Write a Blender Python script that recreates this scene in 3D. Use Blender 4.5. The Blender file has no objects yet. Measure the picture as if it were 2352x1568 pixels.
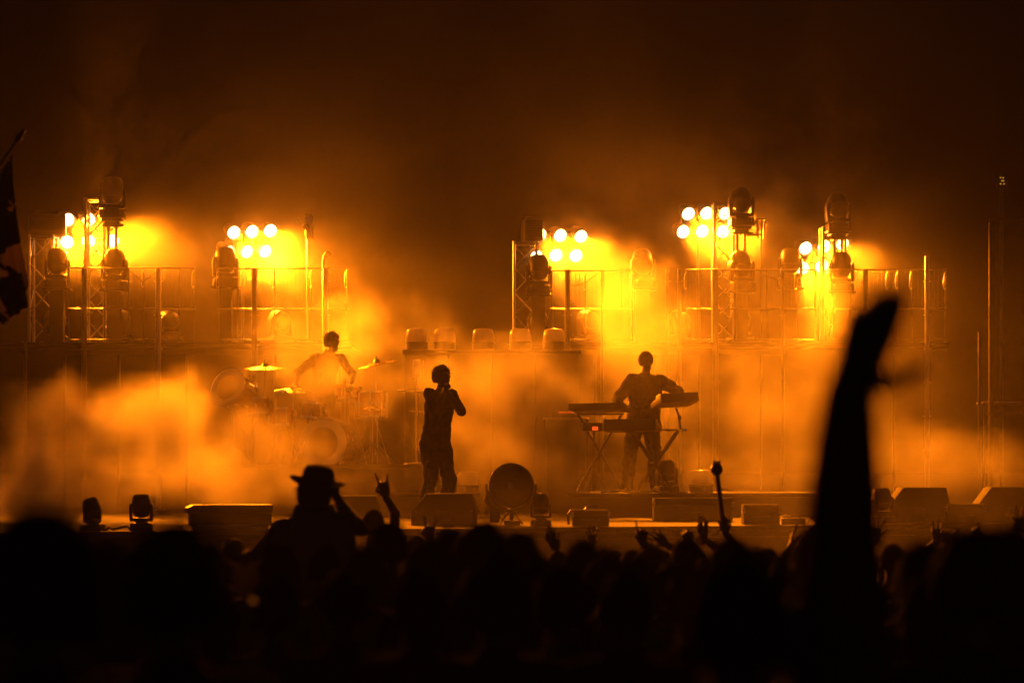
import bpy, bmesh, math, random
import numpy as np
from mathutils import Vector as V, Matrix as M, noise as mnoise

# ------------------------------------------------------------------ camera, world, exposure
sc = bpy.context.scene
col = sc.collection
FPX, CX, HOR, CAMZ = 5900.0, 1176.0, 1080.0, 2.0      # picture units: 2352 px wide
cam = bpy.data.cameras.new('camera')
cam.lens = 36.0 * FPX / 2352.0
cam.sensor_width = 36.0
cam.shift_y = (HOR - 784.0) / 2352.0
cam.clip_start, cam.clip_end = 0.1, 4000.0
cam.dof.use_dof = True
cam.dof.focus_distance = 33.0
cam.dof.aperture_fstop = 1.65
camo = bpy.data.objects.new('camera', cam)
camo.location = (0, 0, CAMZ)
camo.rotation_euler = (math.radians(90), 0, 0)
col.objects.link(camo)
sc.camera = camo

world = bpy.data.worlds.new('World')
sc.world = world
world.use_nodes = True
wn = world.node_tree.nodes
wl = world.node_tree.links
sky = wn.new('ShaderNodeTexSky')
sky.sky_type = 'NISHITA'
sky.sun_disc = False
sky.sun_elevation = math.radians(-4)
sky.sun_rotation = math.radians(160)
wl.new(sky.outputs[0], wn['Background'].inputs[0])
wn['Background'].inputs[1].default_value = 0.15

sc.render.engine = 'CYCLES'
sc.view_settings.view_transform = 'Standard'
sc.view_settings.look = 'None'
sc.view_settings.exposure = 0.0
sc.view_settings.gamma = 1.0
cy = sc.cycles
cy.max_bounces = 5
cy.diffuse_bounces = 2
cy.glossy_bounces = 2
cy.transmission_bounces = 4
cy.transparent_max_bounces = 8
cy.volume_bounces = 1
cy.volume_step_rate = 3.6
cy.use_adaptive_sampling = True
cy.adaptive_threshold = 0.05
cy.volume_max_steps = 256
cy.use_denoising = True
cy.denoiser = 'OPENIMAGEDENOISE'
cy.sample_clamp_indirect = 4.0

LAMP_COL = (1.0, 0.195, 0.003)
SPOT_W, SPILL_W = 20000.0, 1250.0
rnd = random.Random(7)

def P(px, py, Y):
    """a direction in the photograph, taken at distance Y"""
    return V(((px - CX) * Y / FPX, Y, CAMZ + (HOR - py) * Y / FPX))
def X(px, Y): return (px - CX) * Y / FPX
def Z(py, Y): return CAMZ + (HOR - py) * Y / FPX
STAGE_Z, STAGE_Y = 1.40, 27.0
RISER_Z, RISER_Y = 1.71, 33.0
DRUM_Z = 2.08
DECK_Z, RAIL_Y = 3.91, 38.2
def ground_z(y): return -0.5 * min(1.0, max(0.0, (y - 15.0) / 9.0))

# ------------------------------------------------------------------ materials
def mat(name, color, rough=0.5, metal=0.0, var=0.25, scale=8.0, bump=0.0, bscale=60.0, coat=0.0, trans=0.0, sheen=0.0, spec=0.5):
    m = bpy.data.materials.new(name)
    m.use_nodes = True
    nt = m.node_tree; n = nt.nodes; l = nt.links
    b = n['Principled BSDF']
    tc = n.new('ShaderNodeTexCoord')
    no = n.new('ShaderNodeTexNoise')
    no.inputs['Scale'].default_value = scale
    no.inputs['Detail'].default_value = 5
    l.new(tc.outputs['Object'], no.inputs['Vector'])
    cr = n.new('ShaderNodeMix'); cr.data_type = 'RGBA'
    c = V(color)
    cr.inputs['A'].default_value = (*(c * (1 - var)), 1)
    cr.inputs['B'].default_value = (*[min(1, k * (1 + var)) for k in c], 1)
    l.new(no.outputs['Fac'], cr.inputs['Factor'])
    l.new(cr.outputs['Result'], b.inputs['Base Color'])
    mr = n.new('ShaderNodeMapRange')
    mr.inputs['To Min'].default_value = max(0.03, rough - 0.15)
    mr.inputs['To Max'].default_value = min(1, rough + 0.15)
    l.new(no.outputs['Fac'], mr.inputs['Value'])
    l.new(mr.outputs[0], b.inputs['Roughness'])
    b.inputs['Metallic'].default_value = metal
    b.inputs['Specular IOR Level'].default_value = spec
    b.inputs['Coat Weight'].default_value = coat
    b.inputs['Transmission Weight'].default_value = trans
    b.inputs['Sheen Weight'].default_value = sheen
    if bump:
        n2 = n.new('ShaderNodeTexNoise'); n2.inputs['Scale'].default_value = bscale
        l.new(tc.outputs['Object'], n2.inputs['Vector'])
        bp = n.new('ShaderNodeBump'); bp.inputs['Strength'].default_value = bump
        bp.inputs['Distance'].default_value = 0.02
        l.new(n2.outputs['Fac'], bp.inputs['Height'])
        l.new(bp.outputs[0], b.inputs['Normal'])
    return m
def emit(name, color, strength):
    m = bpy.data.materials.new(name); m.use_nodes = True
    n = m.node_tree.nodes; l = m.node_tree.links
    n.remove(n['Principled BSDF'])
    e = n.new('ShaderNodeEmission')
    tc = n.new('ShaderNodeTexCoord'); vo = n.new('ShaderNodeTexVoronoi')
    vo.inputs['Scale'].default_value = 40
    l.new(tc.outputs['Object'], vo.inputs['Vector'])
    mx = n.new('ShaderNodeMix'); mx.data_type = 'RGBA'
    mx.inputs['A'].default_value = (*color, 1)
    mx.inputs['B'].default_value = (*[c * 0.8 for c in color], 1)
    l.new(vo.outputs['Distance'], mx.inputs['Factor'])
    l.new(mx.outputs['Result'], e.inputs[0])
    e.inputs[1].default_value = strength
    l.new(e.outputs[0], n['Material Output'].inputs[0])
    return m
def dome_mat():
    m = mat('milky_dome', (.6, .58, .54), .22, 0, var=.08, coat=.6)
    n = m.node_tree.nodes; l = m.node_tree.links
    t = n.new('ShaderNodeBsdfTranslucent'); t.inputs[0].default_value = (.75, .72, .68, 1)
    x = n.new('ShaderNodeMixShader'); x.inputs[0].default_value = .62
    l.new(n['Principled BSDF'].outputs[0], x.inputs[1]); l.new(t.outputs[0], x.inputs[2]); l.new(x.outputs[0], n['Material Output'].inputs[0])
    return m
MAT = dict(
    black=mat('black_paint', (.022, .022, .023), .42, .1, bump=.15),
    tolex=mat('black_carpet', (.02, .02, .021), .85, 0, bump=.4, bscale=200, spec=.15),
    steel=mat('galvanised_steel', (.42, .41, .40), .42, .9, bump=.08, bscale=90),
    alu=mat('truss_aluminium', (.5, .5, .5), .38, .95),
    dark_steel=mat('dark_steel', (.09, .09, .09), .4, .8),
    chrome=mat('chrome', (.75, .75, .76), .14, 1.0, var=.05),
    brass=mat('cymbal_bronze', (.62, .43, .16), .26, 1.0, bump=.1, bscale=30),
    shell=mat('drum_shell', (.16, .05, .02), .25, 0, coat=.8),
    head=mat('drum_head', (.10, .09, .085), .5),
    floor=mat('stage_floor', (.010, .0095, .009), .72, 0, scale=2.2, var=.4, bump=.2, bscale=40, spec=.3),
    ply=mat('riser_ply', (.03, .028, .026), .6, 0, scale=5, bump=.2),
    dome=dome_mat(),
    lensglass=mat('lens_glass', (.2, .2, .22), .08, 0, coat=1),
    grass=mat('trampled_grass', (.035, .045, .02), .9, 0, scale=1.4, var=.5, bump=.6, bscale=14),
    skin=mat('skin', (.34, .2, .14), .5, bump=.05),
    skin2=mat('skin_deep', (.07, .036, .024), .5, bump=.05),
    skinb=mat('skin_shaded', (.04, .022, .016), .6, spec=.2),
    hair=mat('hair_dark', (.014, .01, .008), .9, bump=.5, bscale=120, spec=.06),
    hair2=mat('hair_brown', (.05, .028, .015), .9, bump=.5, bscale=120, spec=.06),
    shirt=mat('black_shirt', (.014, .014, .015), .85, bump=.3, bscale=25, spec=.1),
    shirt2=mat('grey_shirt', (.06, .058, .055), .9, bump=.3, bscale=25, spec=.1),
    shirt3=mat('red_brown_top', (.09, .02, .015), .9, bump=.3, bscale=25, spec=.1),
    denim=mat('dark_denim', (.02, .022, .03), .85, bump=.3, bscale=60, spec=.12),
    shoe=mat('shoe', (.03, .03, .03), .4),
    felt=mat('hat_felt', (.02, .018, .016), .9, bump=.3, spec=.08),
    cable=mat('cable_rubber', (.02, .02, .02), .45),
    keys=mat('keys_white', (.6, .58, .54), .35, var=.05),
    wood=mat('wood', (.2, .11, .05), .5, scale=6),
    lens=emit('lit_lens', (1.0, .72, .30), 14.0),
    bulb=emit('amber_bulb', (1.0, .45, .06), .6),
    redled=emit('red_led', (1.0, .09, .01), 1.2),
    ember=emit('warm_glow', (1.0, .24, .02), .16),
)

# ------------------------------------------------------------------ mesh helper
class MB:
    def __init__(s): s.v = []; s.f = []
    def add(s, vs, fs, m=None):
        o = len(s.v)
        s.v += [tuple(m @ V(p)) if m else tuple(p) for p in vs]
        s.f += [tuple(i + o for i in q) for q in fs]
        return s
    def box(s, c, d, m=None, taper=(1, 1)):
        x, y, z = d[0] / 2, d[1] / 2, d[2] / 2
        c = V(c); tx, ty = taper
        vs = [c + V(p) for p in ((-x, -y, -z), (x, -y, -z), (x, y, -z), (-x, y, -z), (-x * tx, -y * ty, z), (x * tx, -y * ty, z), (x * tx, y * ty, z), (-x * tx, y * ty, z))]
        return s.add(vs, [(0, 3, 2, 1), (4, 5, 6, 7), (0, 1, 5, 4), (1, 2, 6, 5), (2, 3, 7, 6), (3, 0, 4, 7)], m)
    def prism(s, poly, y0, y1, m=None):
        """polygon in x,z extruded in y"""
        n = len(poly)
        vs = [(x, y0, z) for x, z in poly] + [(x, y1, z) for x, z in poly]
        fs = [tuple(range(n)), tuple(range(2 * n - 1, n - 1, -1))] + [(i, i + n, (i + 1) % n + n, (i + 1) % n) for i in range(n)]
        return s.add(vs, fs, m)
    def path(s, pts, r, n=8, m=None, closed_ends=True):
        pts = [V(p) for p in pts]
        rs = r if isinstance(r, (list, tuple)) else [r] * len(pts)
        vs, fs = [], []
        up = None
        for i, p in enumerate(pts):
            t = (pts[min(i + 1, len(pts) - 1)] - pts[max(i - 1, 0)]).normalized()
            if up is None: up = V((0, 0, 1)) if abs(t.z) < .9 else V((1, 0, 0))
            a = t.cross(up).normalized(); b = a.cross(t).normalized(); up = b
            for k in range(n):
                w = 2 * math.pi * k / n
                vs.append(p + (a * math.cos(w) + b * math.sin(w)) * rs[i])
        for i in range(len(pts) - 1):
            for k in range(n):
                k2 = (k + 1) % n
                fs.append((i * n + k, i * n + k2, (i + 1) * n + k2, (i + 1) * n + k))
        if closed_ends:
            fs.append(tuple(range(n - 1, -1, -1)))
            fs.append(tuple((len(pts) - 1) * n + k for k in range(n)))
        return s.add(vs, fs, m)
    def tube(s, a, b, r, r2=None, n=8, m=None):
        return s.path([a, b], [r, r if r2 is None else r2], n, m)
    def lathe(s, prof, n=24, m=None):
        vs, fs = [], []
        for r, z in prof:
            for k in range(n):
                w = 2 * math.pi * k / n
                vs.append((max(r, 1e-4) * math.cos(w), max(r, 1e-4) * math.sin(w), z))
        for i in range(len(prof) - 1):
            for k in range(n):
                k2 = (k + 1) % n
                fs.append((i * n + k, i * n + k2, (i + 1) * n + k2, (i + 1) * n + k))
        fs.append(tuple(range(n - 1, -1, -1)))
        fs.append(tuple((len(prof) - 1) * n + k for k in range(n)))
        return s.add(vs, fs, m)
    def ball(s, c, r, n=14, m=None):
        r = r if isinstance(r, (tuple, list, V)) else (r, r, r)
        pr = [(math.sin(math.pi * i / (n // 2 + 2)), -math.cos(math.pi * i / (n // 2 + 2))) for i in range(n // 2 + 3)]
        mm = M.Translation(V(c)) @ M.Diagonal((*r, 1))
        return s.lathe(pr, n, m @ mm if m else mm)
    def capsule(s, a, b, ra, rb, n=10):
        a, b = V(a), V(b); t = (b - a)
        L = t.length; t = t.normalized() if L > 1e-6 else V((0, 0, 1))
        pts, rs = [], []
        for k in (0.05, .35, .7): pts.append(a - t * ra * math.sqrt(1 - k * k) if k < 1 else a); rs.append(ra * k)
        pts += [a, a.lerp(b, .5), b]; rs += [ra, (ra + rb) / 2, rb]
        for k in (.7, .35, .05): pts.append(b + t * rb * math.sqrt(1 - k * k)); rs.append(rb * k)
        return s.path(pts, rs, n)
    def mesh(s, name='mesh', bevel=0, smooth=30):
        me = bpy.data.meshes.new(name)
        me.from_pydata(s.v, [], s.f)
        bm = bmesh.new(); bm.from_mesh(me)
        bmesh.ops.recalc_face_normals(bm, faces=bm.faces)
        if bevel:
            es = [e for e in bm.edges if len(e.link_faces) == 2 and e.calc_face_angle(0) > .6]
            bmesh.ops.bevel(bm, geom=es, offset=bevel, segments=2, affect='EDGES', profile=.6, clamp_overlap=True)
        bm.to_mesh(me); bm.free()
        if smooth:
            me.shade_smooth()
            me.set_sharp_from_angle(angle=math.radians(smooth))
        return me
    def build(s, name, mt, parent=None, bevel=0, smooth=35, loc=None):
        me = s.mesh(name, bevel, smooth)
        return link(name, me, mt, parent, loc)
def link(name, me, mt=None, parent=None, loc=None, mw=None):
    o = bpy.data.objects.new(name, me); col.objects.link(o)
    if mt and not me.materials: me.materials.append(MAT[mt] if isinstance(mt, str) else mt)
    if parent: o.parent = parent
    if loc is not None: o.location = loc
    if mw is not None: o.matrix_local = mw
    return o
def tag(o, label, cat, group=None):
    o['label'] = label; o['category'] = cat
    if group: o['group'] = group
    return o
def thing(name, label, cat, loc=(0, 0, 0), rz=0, group=None):
    o = bpy.data.objects.new(name, None); col.objects.link(o)
    o.empty_display_size = .1
    o.location = loc; o.rotation_euler = (0, 0, rz)
    return tag(o, label, cat, group)
def struct(name, mb, mt, bevel=0):
    o = mb.build(name, mt, None, bevel); o['kind'] = 'structure'; return o
def copy_thing(src, loc, rz=0, label=None):
    c = src.copy(); col.objects.link(c); c.location = loc; c.rotation_euler = (0, 0, rz)
    if label: c['label'] = label
    for ch in src.children:
        d = ch.copy(); col.objects.link(d); d.parent = c
        for g in ch.children:
            e = g.copy(); col.objects.link(e); e.parent = d
    return c
def aim(direction, roll_up=(0, 0, 1)):
    """matrix turning +Z to the direction"""
    return V(direction).normalized().to_track_quat('Z', 'Y').to_matrix().to_4x4()

# ------------------------------------------------------------------ setting: ground and stage
g = MB()
ys = [-40, 0, 15, 17, 19, 21, 23, 24, 27, 60, 300, 2500]
xs = [-2500, -300, -30, -10, 0, 10, 30, 300, 2500]
g.add([(x, y, ground_z(y)) for y in ys for x in xs],
      [(j * 9 + i, j * 9 + i + 1, (j + 1) * 9 + i + 1, (j + 1) * 9 + i) for j in range(len(ys) - 1) for i in range(8)])
struct('ground', g, 'grass')
def front_y(x): return 26.9 + .42 * max(-5.5, min(5.5, x))          # the stage front runs slightly slanted
s = MB()
xs = [-13, -5.5, 5.5, 13]
n = len(xs)
s.add([(x, front_y(x), z) for z in (STAGE_Z - .12, STAGE_Z) for x in xs] + [(x, 45, z) for z in (STAGE_Z - .12, STAGE_Z) for x in xs],
      [q for i in range(n - 1) for q in ((i, i + 1, n + i + 1, n + i), (n + i, n + i + 1, 3 * n + i + 1, 3 * n + i), (2 * n + i, 3 * n + i, 3 * n + i + 1, 2 * n + i + 1), (i, 2 * n + i, 2 * n + i + 1, i + 1))]
      + [(0, n, 3 * n, 2 * n), (n - 1, 3 * n - 1, 4 * n - 1, 2 * n - 1)])
st = struct('stage_floor', s, 'floor')
for xa, xb in zip(xs[:-1], xs[1:]):
    k = MB()
    k.add([(x, front_y(x) + dy, z) for x in (xa, xb) for dy in (.08, .12) for z in (-.52, STAGE_Z - .125)], [(0, 1, 5, 4), (2, 6, 7, 3), (1, 3, 7, 5), (0, 4, 6, 2), (0, 2, 3, 1), (4, 5, 7, 6)])
    k.build('stage_skirt', 'tolex', st)
for i in range(-5, 5):                                     # aluminium edge strips of the deck sheets
    x0, x1 = i * 1.1 + .01, (i + 1) * 1.1 - .01
    e = MB(); e.path([(x0, front_y(x0) - .004, STAGE_Z - .05), (x1, front_y(x1) - .004, STAGE_Z - .05)], .02, 4); e.build('edge_trim', 'tolex', st)

r = thing('stage_riser', 'wide low black riser under the keyboard player', 'riser', (X(1620, 35), RISER_Y, STAGE_Z))
w = X(2000, RISER_Y) - X(1330, RISER_Y)
b = MB(); b.box((0, 1.4, .285), (w, 2.8, .05)); b.build('top', 'floor', r, .008)
b = MB(); b.box((0, .03, .13), (w - .04, .02, .255)); b.build('front_panel', 'ply', r)
r2 = thing('stage_riser', 'low black riser behind the singer', 'riser', (X(990, 34), RISER_Y, STAGE_Z))
b = MB(); b.box((0, .6, .285), (1.3, 1.2, .05)); b.build('top', 'floor', r2, .008)
b = MB(); b.box((0, .03, .13), (1.26, .02, .255)); b.build('front_panel', 'ply', r2)
dr = thing('drum_riser', 'black drum riser under the drum kit', 'riser', (X(735, 35.5), 34.5, STAGE_Z))
b = MB(); b.box((0, 1.3, .655), (3.1, 2.6, .05)); b.build('top', 'floor', dr, .008)
b = MB(); b.box((0, .04, .31), (3.06, .02, .62)); b.build('front_panel', 'ply', dr)
for sx in (-1, 1):
    b = MB(); b.box((sx * 1.52, 1.3, .31), (.02, 2.5, .62)); b.build('side_panel', 'ply', dr)
# big black cabinet wall in the middle
bw = thing('backline_cabinet', 'tall black cabinet wall in the middle carrying the row of domes', 'cabinet', (X(1130, 36.4), 36.4, STAGE_Z))
cw = 400 / FPX * 36.2; ch = Z(803, 36) - STAGE_Z
b = MB(); b.box((0, 0, ch - .03), (cw + .05, .8, .06)); b.build('top', 'ply', bw, .008)
for k in range(4):
    b = MB(); b.box(((k - 1.5) * cw / 4, 0, (ch - .06) / 2), (cw / 4 - .012, .76, ch - .065)); b.build('panel', 'tolex', bw, .012)
b = MB(); b.tube((cw / 2 - .1, -.3, ch), (cw / 2 - .09, -.3, ch + .24), .006); b.build('antenna', 'black', bw)

# ------------------------------------------------------------------ raised side platforms
def platform(label, x0, x1, legs, group=None):
    cx = (X(x0, RAIL_Y) + X(x1, RAIL_Y)) / 2
    t = thing('scaffold_platform', label, 'platform', (cx, RAIL_Y, STAGE_Z), 0, 'raised scaffold decks behind the band')
    L = X(x1, RAIL_Y) - X(x0, RAIL_Y)
    dz = DECK_Z - STAGE_Z
    for k in range(10):
        b = MB(); b.box((0, .1 + .34 * k, dz - .025), (L, .33, .03)); b.build('deck_board', 'tolex', t)
    b = MB(); b.tube((-L / 2, .2, dz - .09), (L / 2, .2, dz - .09), .02); b.build('ledger', 'black', t)
    for px, wid, top in legs:
        lx = X(px, RAIL_Y) - cx
        hw = wid / FPX * RAIL_Y / 2
        z1 = Z(top, RAIL_Y) - STAGE_Z
        b = MB(); b.tube((lx, -.06, 0), (lx, -.06, z1), hw, n=12)
        for q in range(int(z1 / .5)): b.lathe([(hw + .02, 0), (hw + .02, .012)], 12, M.Translation((lx, -.06, .4 + q * .5)))
        b.build('leg', 'steel' if px in (365, 748, 2128) else 'dark_steel', t)  # silhouetted legs darkened, lit ones kept bright, by the choice of steel
        b = MB(); b.tube((lx, 3.3, 0), (lx, 3.3, dz - .05), .024, n=10); b.build('leg', 'black', t)
        b = MB(); b.box((lx, -.06, .01), (.16, .16, .02)); b.build('foot_plate', 'steel', t)
    return t
platform('raised scaffold deck on the left behind the drummer', -40, 805,
         [(60, 7, 785), (195, 12, 617), (365, 13, 617), (585, 13, 617), (748, 13, 617)])
platform('raised scaffold deck on the right behind the keyboard player', 1180, 2180,
         [(1303, 13, 620), (1383, 8, 624), (1532, 9, 620), (1560, 9, 618), (1643, 13, 620), (1797, 9, 622), (1987, 12, 620), (2128, 11, 590)])

def railing(label, x0, x1, bars, top=616, mid=709):
    xa, xb = X(x0, RAIL_Y), X(x1, RAIL_Y); cx = (xa + xb) / 2; L = xb - xa
    t = thing('guard_rail', label, 'railing', (cx, RAIL_Y + .03, DECK_Z), 0, 'mesh railings of the raised decks')
    zt, zm = Z(top, RAIL_Y) - DECK_Z, Z(mid, RAIL_Y) - DECK_Z
    for nm, z, rr in (('top_rail', zt, .011), ('mid_rail', zm, .011), ('toe_rail', .03, .012)):
        b = MB(); b.tube((-L / 2, 0, z), (L / 2, 0, z), rr); b.build(nm, 'black' if nm == 'toe_rail' else 'steel', t)
    for px in bars:
        x = X(px, RAIL_Y) - cx
        b = MB(); b.tube((x, 0, 0), (x, 0, zt), .0095); b.build('bar', 'dark_steel', t)
        if rnd.random() < .45:                              # looped locking hook hanging on the bar
            b = MB(); b.path([(x, -.02, zt - .03), (x - .03, -.03, zt - .08), (x - .035, -.03, zt - .25), (x - .02, -.03, zt - .3), (x, -.02, zt - .27)], .005, 6)
            b.build('hook', 'steel', t)
    m = MB()
    n = max(2, int(L / .06))
    for i in range(n + 1):
        x = -L / 2 + L * i / n
        m.box((x, .015, (zt + zm) / 2), (.0035, .0035, zt - zm))
    k = int((zt - zm) / .03)
    for i in range(k):
        z = zm + (zt - zm) * (i + .5) / k
        m.box((0, .02, z), (L, .003, .003))
    o = m.build('wire_mesh', 'dark_steel', t, smooth=0); o['kind'] = 'stuff'
    return t
railing('mesh railing section at far left under the twin truss towers', 155, 448, [158, 240, 295, 330, 412, 446], 615)
railing('mesh railing section behind the drummer', 500, 800, [502, 545, 630, 715, 797])
railing('mesh railing section right of the dome row', 1265, 1455, [1267, 1345, 1428, 1453], 621)
railing('mesh railing section behind and right of the keyboard player', 1575, 1875, [1577, 1608, 1692, 1762, 1830, 1873], 619)
railing('mesh railing section at far right behind the raised arm', 1905, 2175, [1907, 1955, 2040, 2062, 2095, 2172], 619)
cable_lab = ['black cable drooping across the railing behind the drummer', 'thin cable slung over the far left railing',
             'cable hanging across the railing right of the dome row', 'cable sagging from the lamp on the right-hand railing']
for lab, pts in zip(cable_lab, [[(628, 695), (660, 710), (690, 714), (720, 700), (745, 680)], [(292, 618), (312, 632), (328, 648), (338, 640), (364, 622)],
                                [(1309, 656), (1330, 655), (1350, 645), (1373, 628)], [(1838 - 85, 632), (1866 - 85, 640), (1885 - 85, 650), (1900 - 85, 640)]]):
    b = MB(); b.path([P(x, y, RAIL_Y - .09) for x, y in pts], .006, 6)
    tag(b.build('cable', 'cable'), lab, 'cable', 'cables on the railings')

# ------------------------------------------------------------------ truss towers
def truss(label, px0, px1, top, Y):
    wd = (px1 - px0) / FPX * Y
    t = thing('truss_tower', label, 'truss', (X((px0 + px1) / 2, Y), Y, DECK_Z), 0, 'aluminium truss towers on the decks')
    h = Z(top, Y) - DECK_Z
    b = MB(); b.box((0, 0, .012), (wd + .2, wd + .2, .024)); b.build('base_plate', 'steel', t)
    q = wd / 2
    for sx in (-1, 1):
        for sy in (-1, 1):
            b = MB(); b.tube((sx * q, sy * q, .02), (sx * q, sy * q, h), .025, n=10); b.build('chord', 'alu', t)
    n = max(3, round((h - .1) / (wd * 1.05)))
    for i in range(n):
        z0, z1 = .08 + (h - .12) * i / n, .08 + (h - .12) * (i + 1) / n
        f = 1 if i % 2 else -1
        for a, c in (((-q * f, -q, z0), (q * f, -q, z1)), ((-q * f, q, z1), (q * f, q, z0)), ((-q, -q * f, z0), (-q, q * f, z1)), ((q, -q * f, z1), (q, q * f, z0))):
            b = MB(); b.tube(a, c, .011, n=6); b.build('brace', 'alu', t)
    for a, c in (((-q, -q), (q, -q)), ((-q, q), (q, q)), ((-q, -q), (-q, q)), ((q, -q), (q, q))):
        b = MB(); b.tube((*a, h - .03), (*c, h - .03), .016, n=8); b.build('cross_tube', 'alu', t)
    return t
truss('short truss tower at far left under the black box fixture', 72, 126, 541, 39.0)
truss('tall truss tower on the left crossing the lit lamp bank', 200, 243, 455, 38.9)
truss('truss tower left of the middle lamp bank', 1181, 1232, 556, 38.9)
truss('tall truss tower on the right in front of the highest lamp bank', 1639, 1683, 468, 38.9)
truss('truss tower at right in front of the lowest lamp bank', 1888, 1938, 522, 38.9)

# ------------------------------------------------------------------ lamp banks
def spot(name, mw, watts, angle, blend, radius, parent):
    d = bpy.data.lights.new(name, 'SPOT')
    d.energy = watts; d.color = LAMP_COL; d.spot_size = math.radians(angle); d.spot_blend = blend; d.shadow_soft_size = radius
    o = bpy.data.objects.new(name, d); col.objects.link(o); o.parent = parent; o.matrix_local = mw
    return o
can = MB().lathe([(.02, -.30), (.07, -.29), (.085, -.24), (.10, -.12), (.118, -.02), (.118, .03), (.108, .03), (.106, -.005)], 24).mesh('can', 0, 40)
lensm = MB().lathe([(.097, -.006), (.093, .004), (.07, .012), (.03, .016), (.001, .017)], 24).mesh('lens', 0, 40)
def bank(label, lamps, Y, d, power=1.0, d2=None):
    """lamps: 6 picture points, three of the upper row then three of the lower one"""
    cx = sum(a[0] for a in lamps) / 6; cyy = sum(a[1] for a in lamps) / 6
    c = P(cx, cyy, Y)
    base = V((c.x, Y + .25, DECK_Z))
    t = thing('lamp_bank', label, 'stage light', base, 0, 'lit banks of six lamps')
    rot = aim(d)
    D = V(d).normalized()
    pts = [P(x, y, Y) - base for x, y in lamps]
    for i, p in enumerate(pts):
        jit = V((rnd.uniform(-.05, .05), 0, rnd.uniform(-.04, .04)))
        lo = link('lamp', can, 'black', t, mw=M.Translation(p) @ aim(V(d2 if d2 and i > 2 else d).normalized() + jit))
        link('lens', lensm, 'lens', lo)
        q = aim(-D)
        spot('spot', M.Translation((0, 0, .05)) @ M.Rotation(math.pi, 4, 'X'), SPOT_W * power / 6 * rnd.uniform(.75, 1.2), 44, .85, .06, lo)
    up, lw = pts[:3], pts[3:]
    off = -D * .2
    for rowp in (up, lw):
        b = MB(); b.tube(rowp[0] + off + (rowp[0] - rowp[2]) * .15, rowp[2] + off - (rowp[0] - rowp[2]) * .15, .02); b.build('cross_bar', 'dark_steel', t)
    for k in (0, 2):
        e = (up[k] - lw[k])
        b = MB(); b.tube(up[k] + off + e * .3, lw[k] + off - e * .3, .018); b.build('upright', 'dark_steel', t)
    mid = (lw[0] + lw[2]) / 2 + off
    b = MB(); b.tube((mid.x, mid.y + .03, 0), (mid.x, mid.y + .03, mid.z + .3), .024); b.build('stand_pole', 'dark_steel', t)
    b = MB(); b.box((mid.x, mid.y + .03, .012), (.5, .5, .024)); b.build('stand_base', 'dark_steel', t)
    cc = sum(pts, V()) / 6 + D * .12
    spot('spill', M.Translation(cc) @ aim(-D), SPILL_W * power, 165, 1.0, 0.0, t)
    return t
LB = 39.7
bank('lit lamp bank at far left behind the tall truss', [(156, 505), (204, 505), (258, 504), (154, 556), (203, 554), (258, 553)], LB, (.62, -1, -.34), 1.75, (.1, -1, -.36))
bank('lit six-lamp bank above the drummer with all lamps in clear view', [(537, 534), (579, 532), (621, 530), (525, 579), (567, 578), (609, 577)], LB, (.5, -1, -.42), 1.15, (.78, -1, -.54))
bank('lit lamp bank in the middle right of the dark gap', [(1240, 539), (1287, 541), (1334, 543), (1232, 590), (1277, 586), (1323, 587)], LB, (.36, -1, -.46), 1.0)
bank('highest lit lamp bank behind the right tall truss', [(1581, 491), (1623, 490), (1665, 490), (1569, 532), (1613, 531), (1660, 532)], LB, (.34, -1, -.42))
bank('lowest lit lamp bank at right behind the third right truss', [(1850, 570), (1893, 566), (1935, 560), (1843, 616), (1888, 612), (1930, 606)], LB, (.34, -1, -.40), 1.0, (.1, -1, -.44))
# dim far cluster at the right edge
t = thing('lamp_cluster', 'tiny dim amber bulb cluster high at the right edge', 'stage light', (X(2303, 42), 42, STAGE_Z))
b = MB(); b.tube((0, .1, 0), (0, .1, Z(410, 42) - STAGE_Z), .03); b.build('pole', 'dark_steel', t)
b = MB(); b.box((0, .08, Z(415, 42) - STAGE_Z), (.16, .06, .22)); b.build('housing', 'black', t, .01)
for i, (x, y) in enumerate([(2299, 408), (2305, 408), (2302, 415), (2299, 422), (2306, 415), (2307, 422)]):
    b = MB(); b.ball(P(x, y, 42) - V((X(2303, 42), 42 - .03, STAGE_Z)), .012, 8); b.build('bulb', 'bulb', t)

# ------------------------------------------------------------------ moving heads
mh_base = MB().box((0, 0, .06), (.37, .34, .12), taper=(.94, .94)).box((0, 0, .135), (.2, .2, .03)).mesh('base', .015)
mh_yoke = MB().box((0, 0, .175), (.35, .17, .055))
for sx in (-1, 1):
    mh_yoke.prism([(sx * .13, .155), (sx * .185, .155), (sx * .195, .36), (sx * .185, .42), (sx * .165, .45), (sx * .152, .4), (sx * .15, .3)][::sx], -.085, .085)
mh_yoke = mh_yoke.mesh('yoke', .012)
mh_head = MB().lathe([(.04, -.19), (.1, -.172), (.135, -.12), (.152, -.05), (.155, .03), (.152, .09), (.14, .14), (.118, .175), (.09, .18), (.088, .16)], 28)
for k in range(5): mh_head.lathe([(.142, -.1 + k * .028), (.154, -.092 + k * .028), (.142, -.084 + k * .028)], 28)
mh_head = mh_head.mesh('head', 0, 40)
mh_lens = MB().lathe([(.088, .161), (.06, .173), (.001, .18)], 20).mesh('lens', 0, 40)
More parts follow.
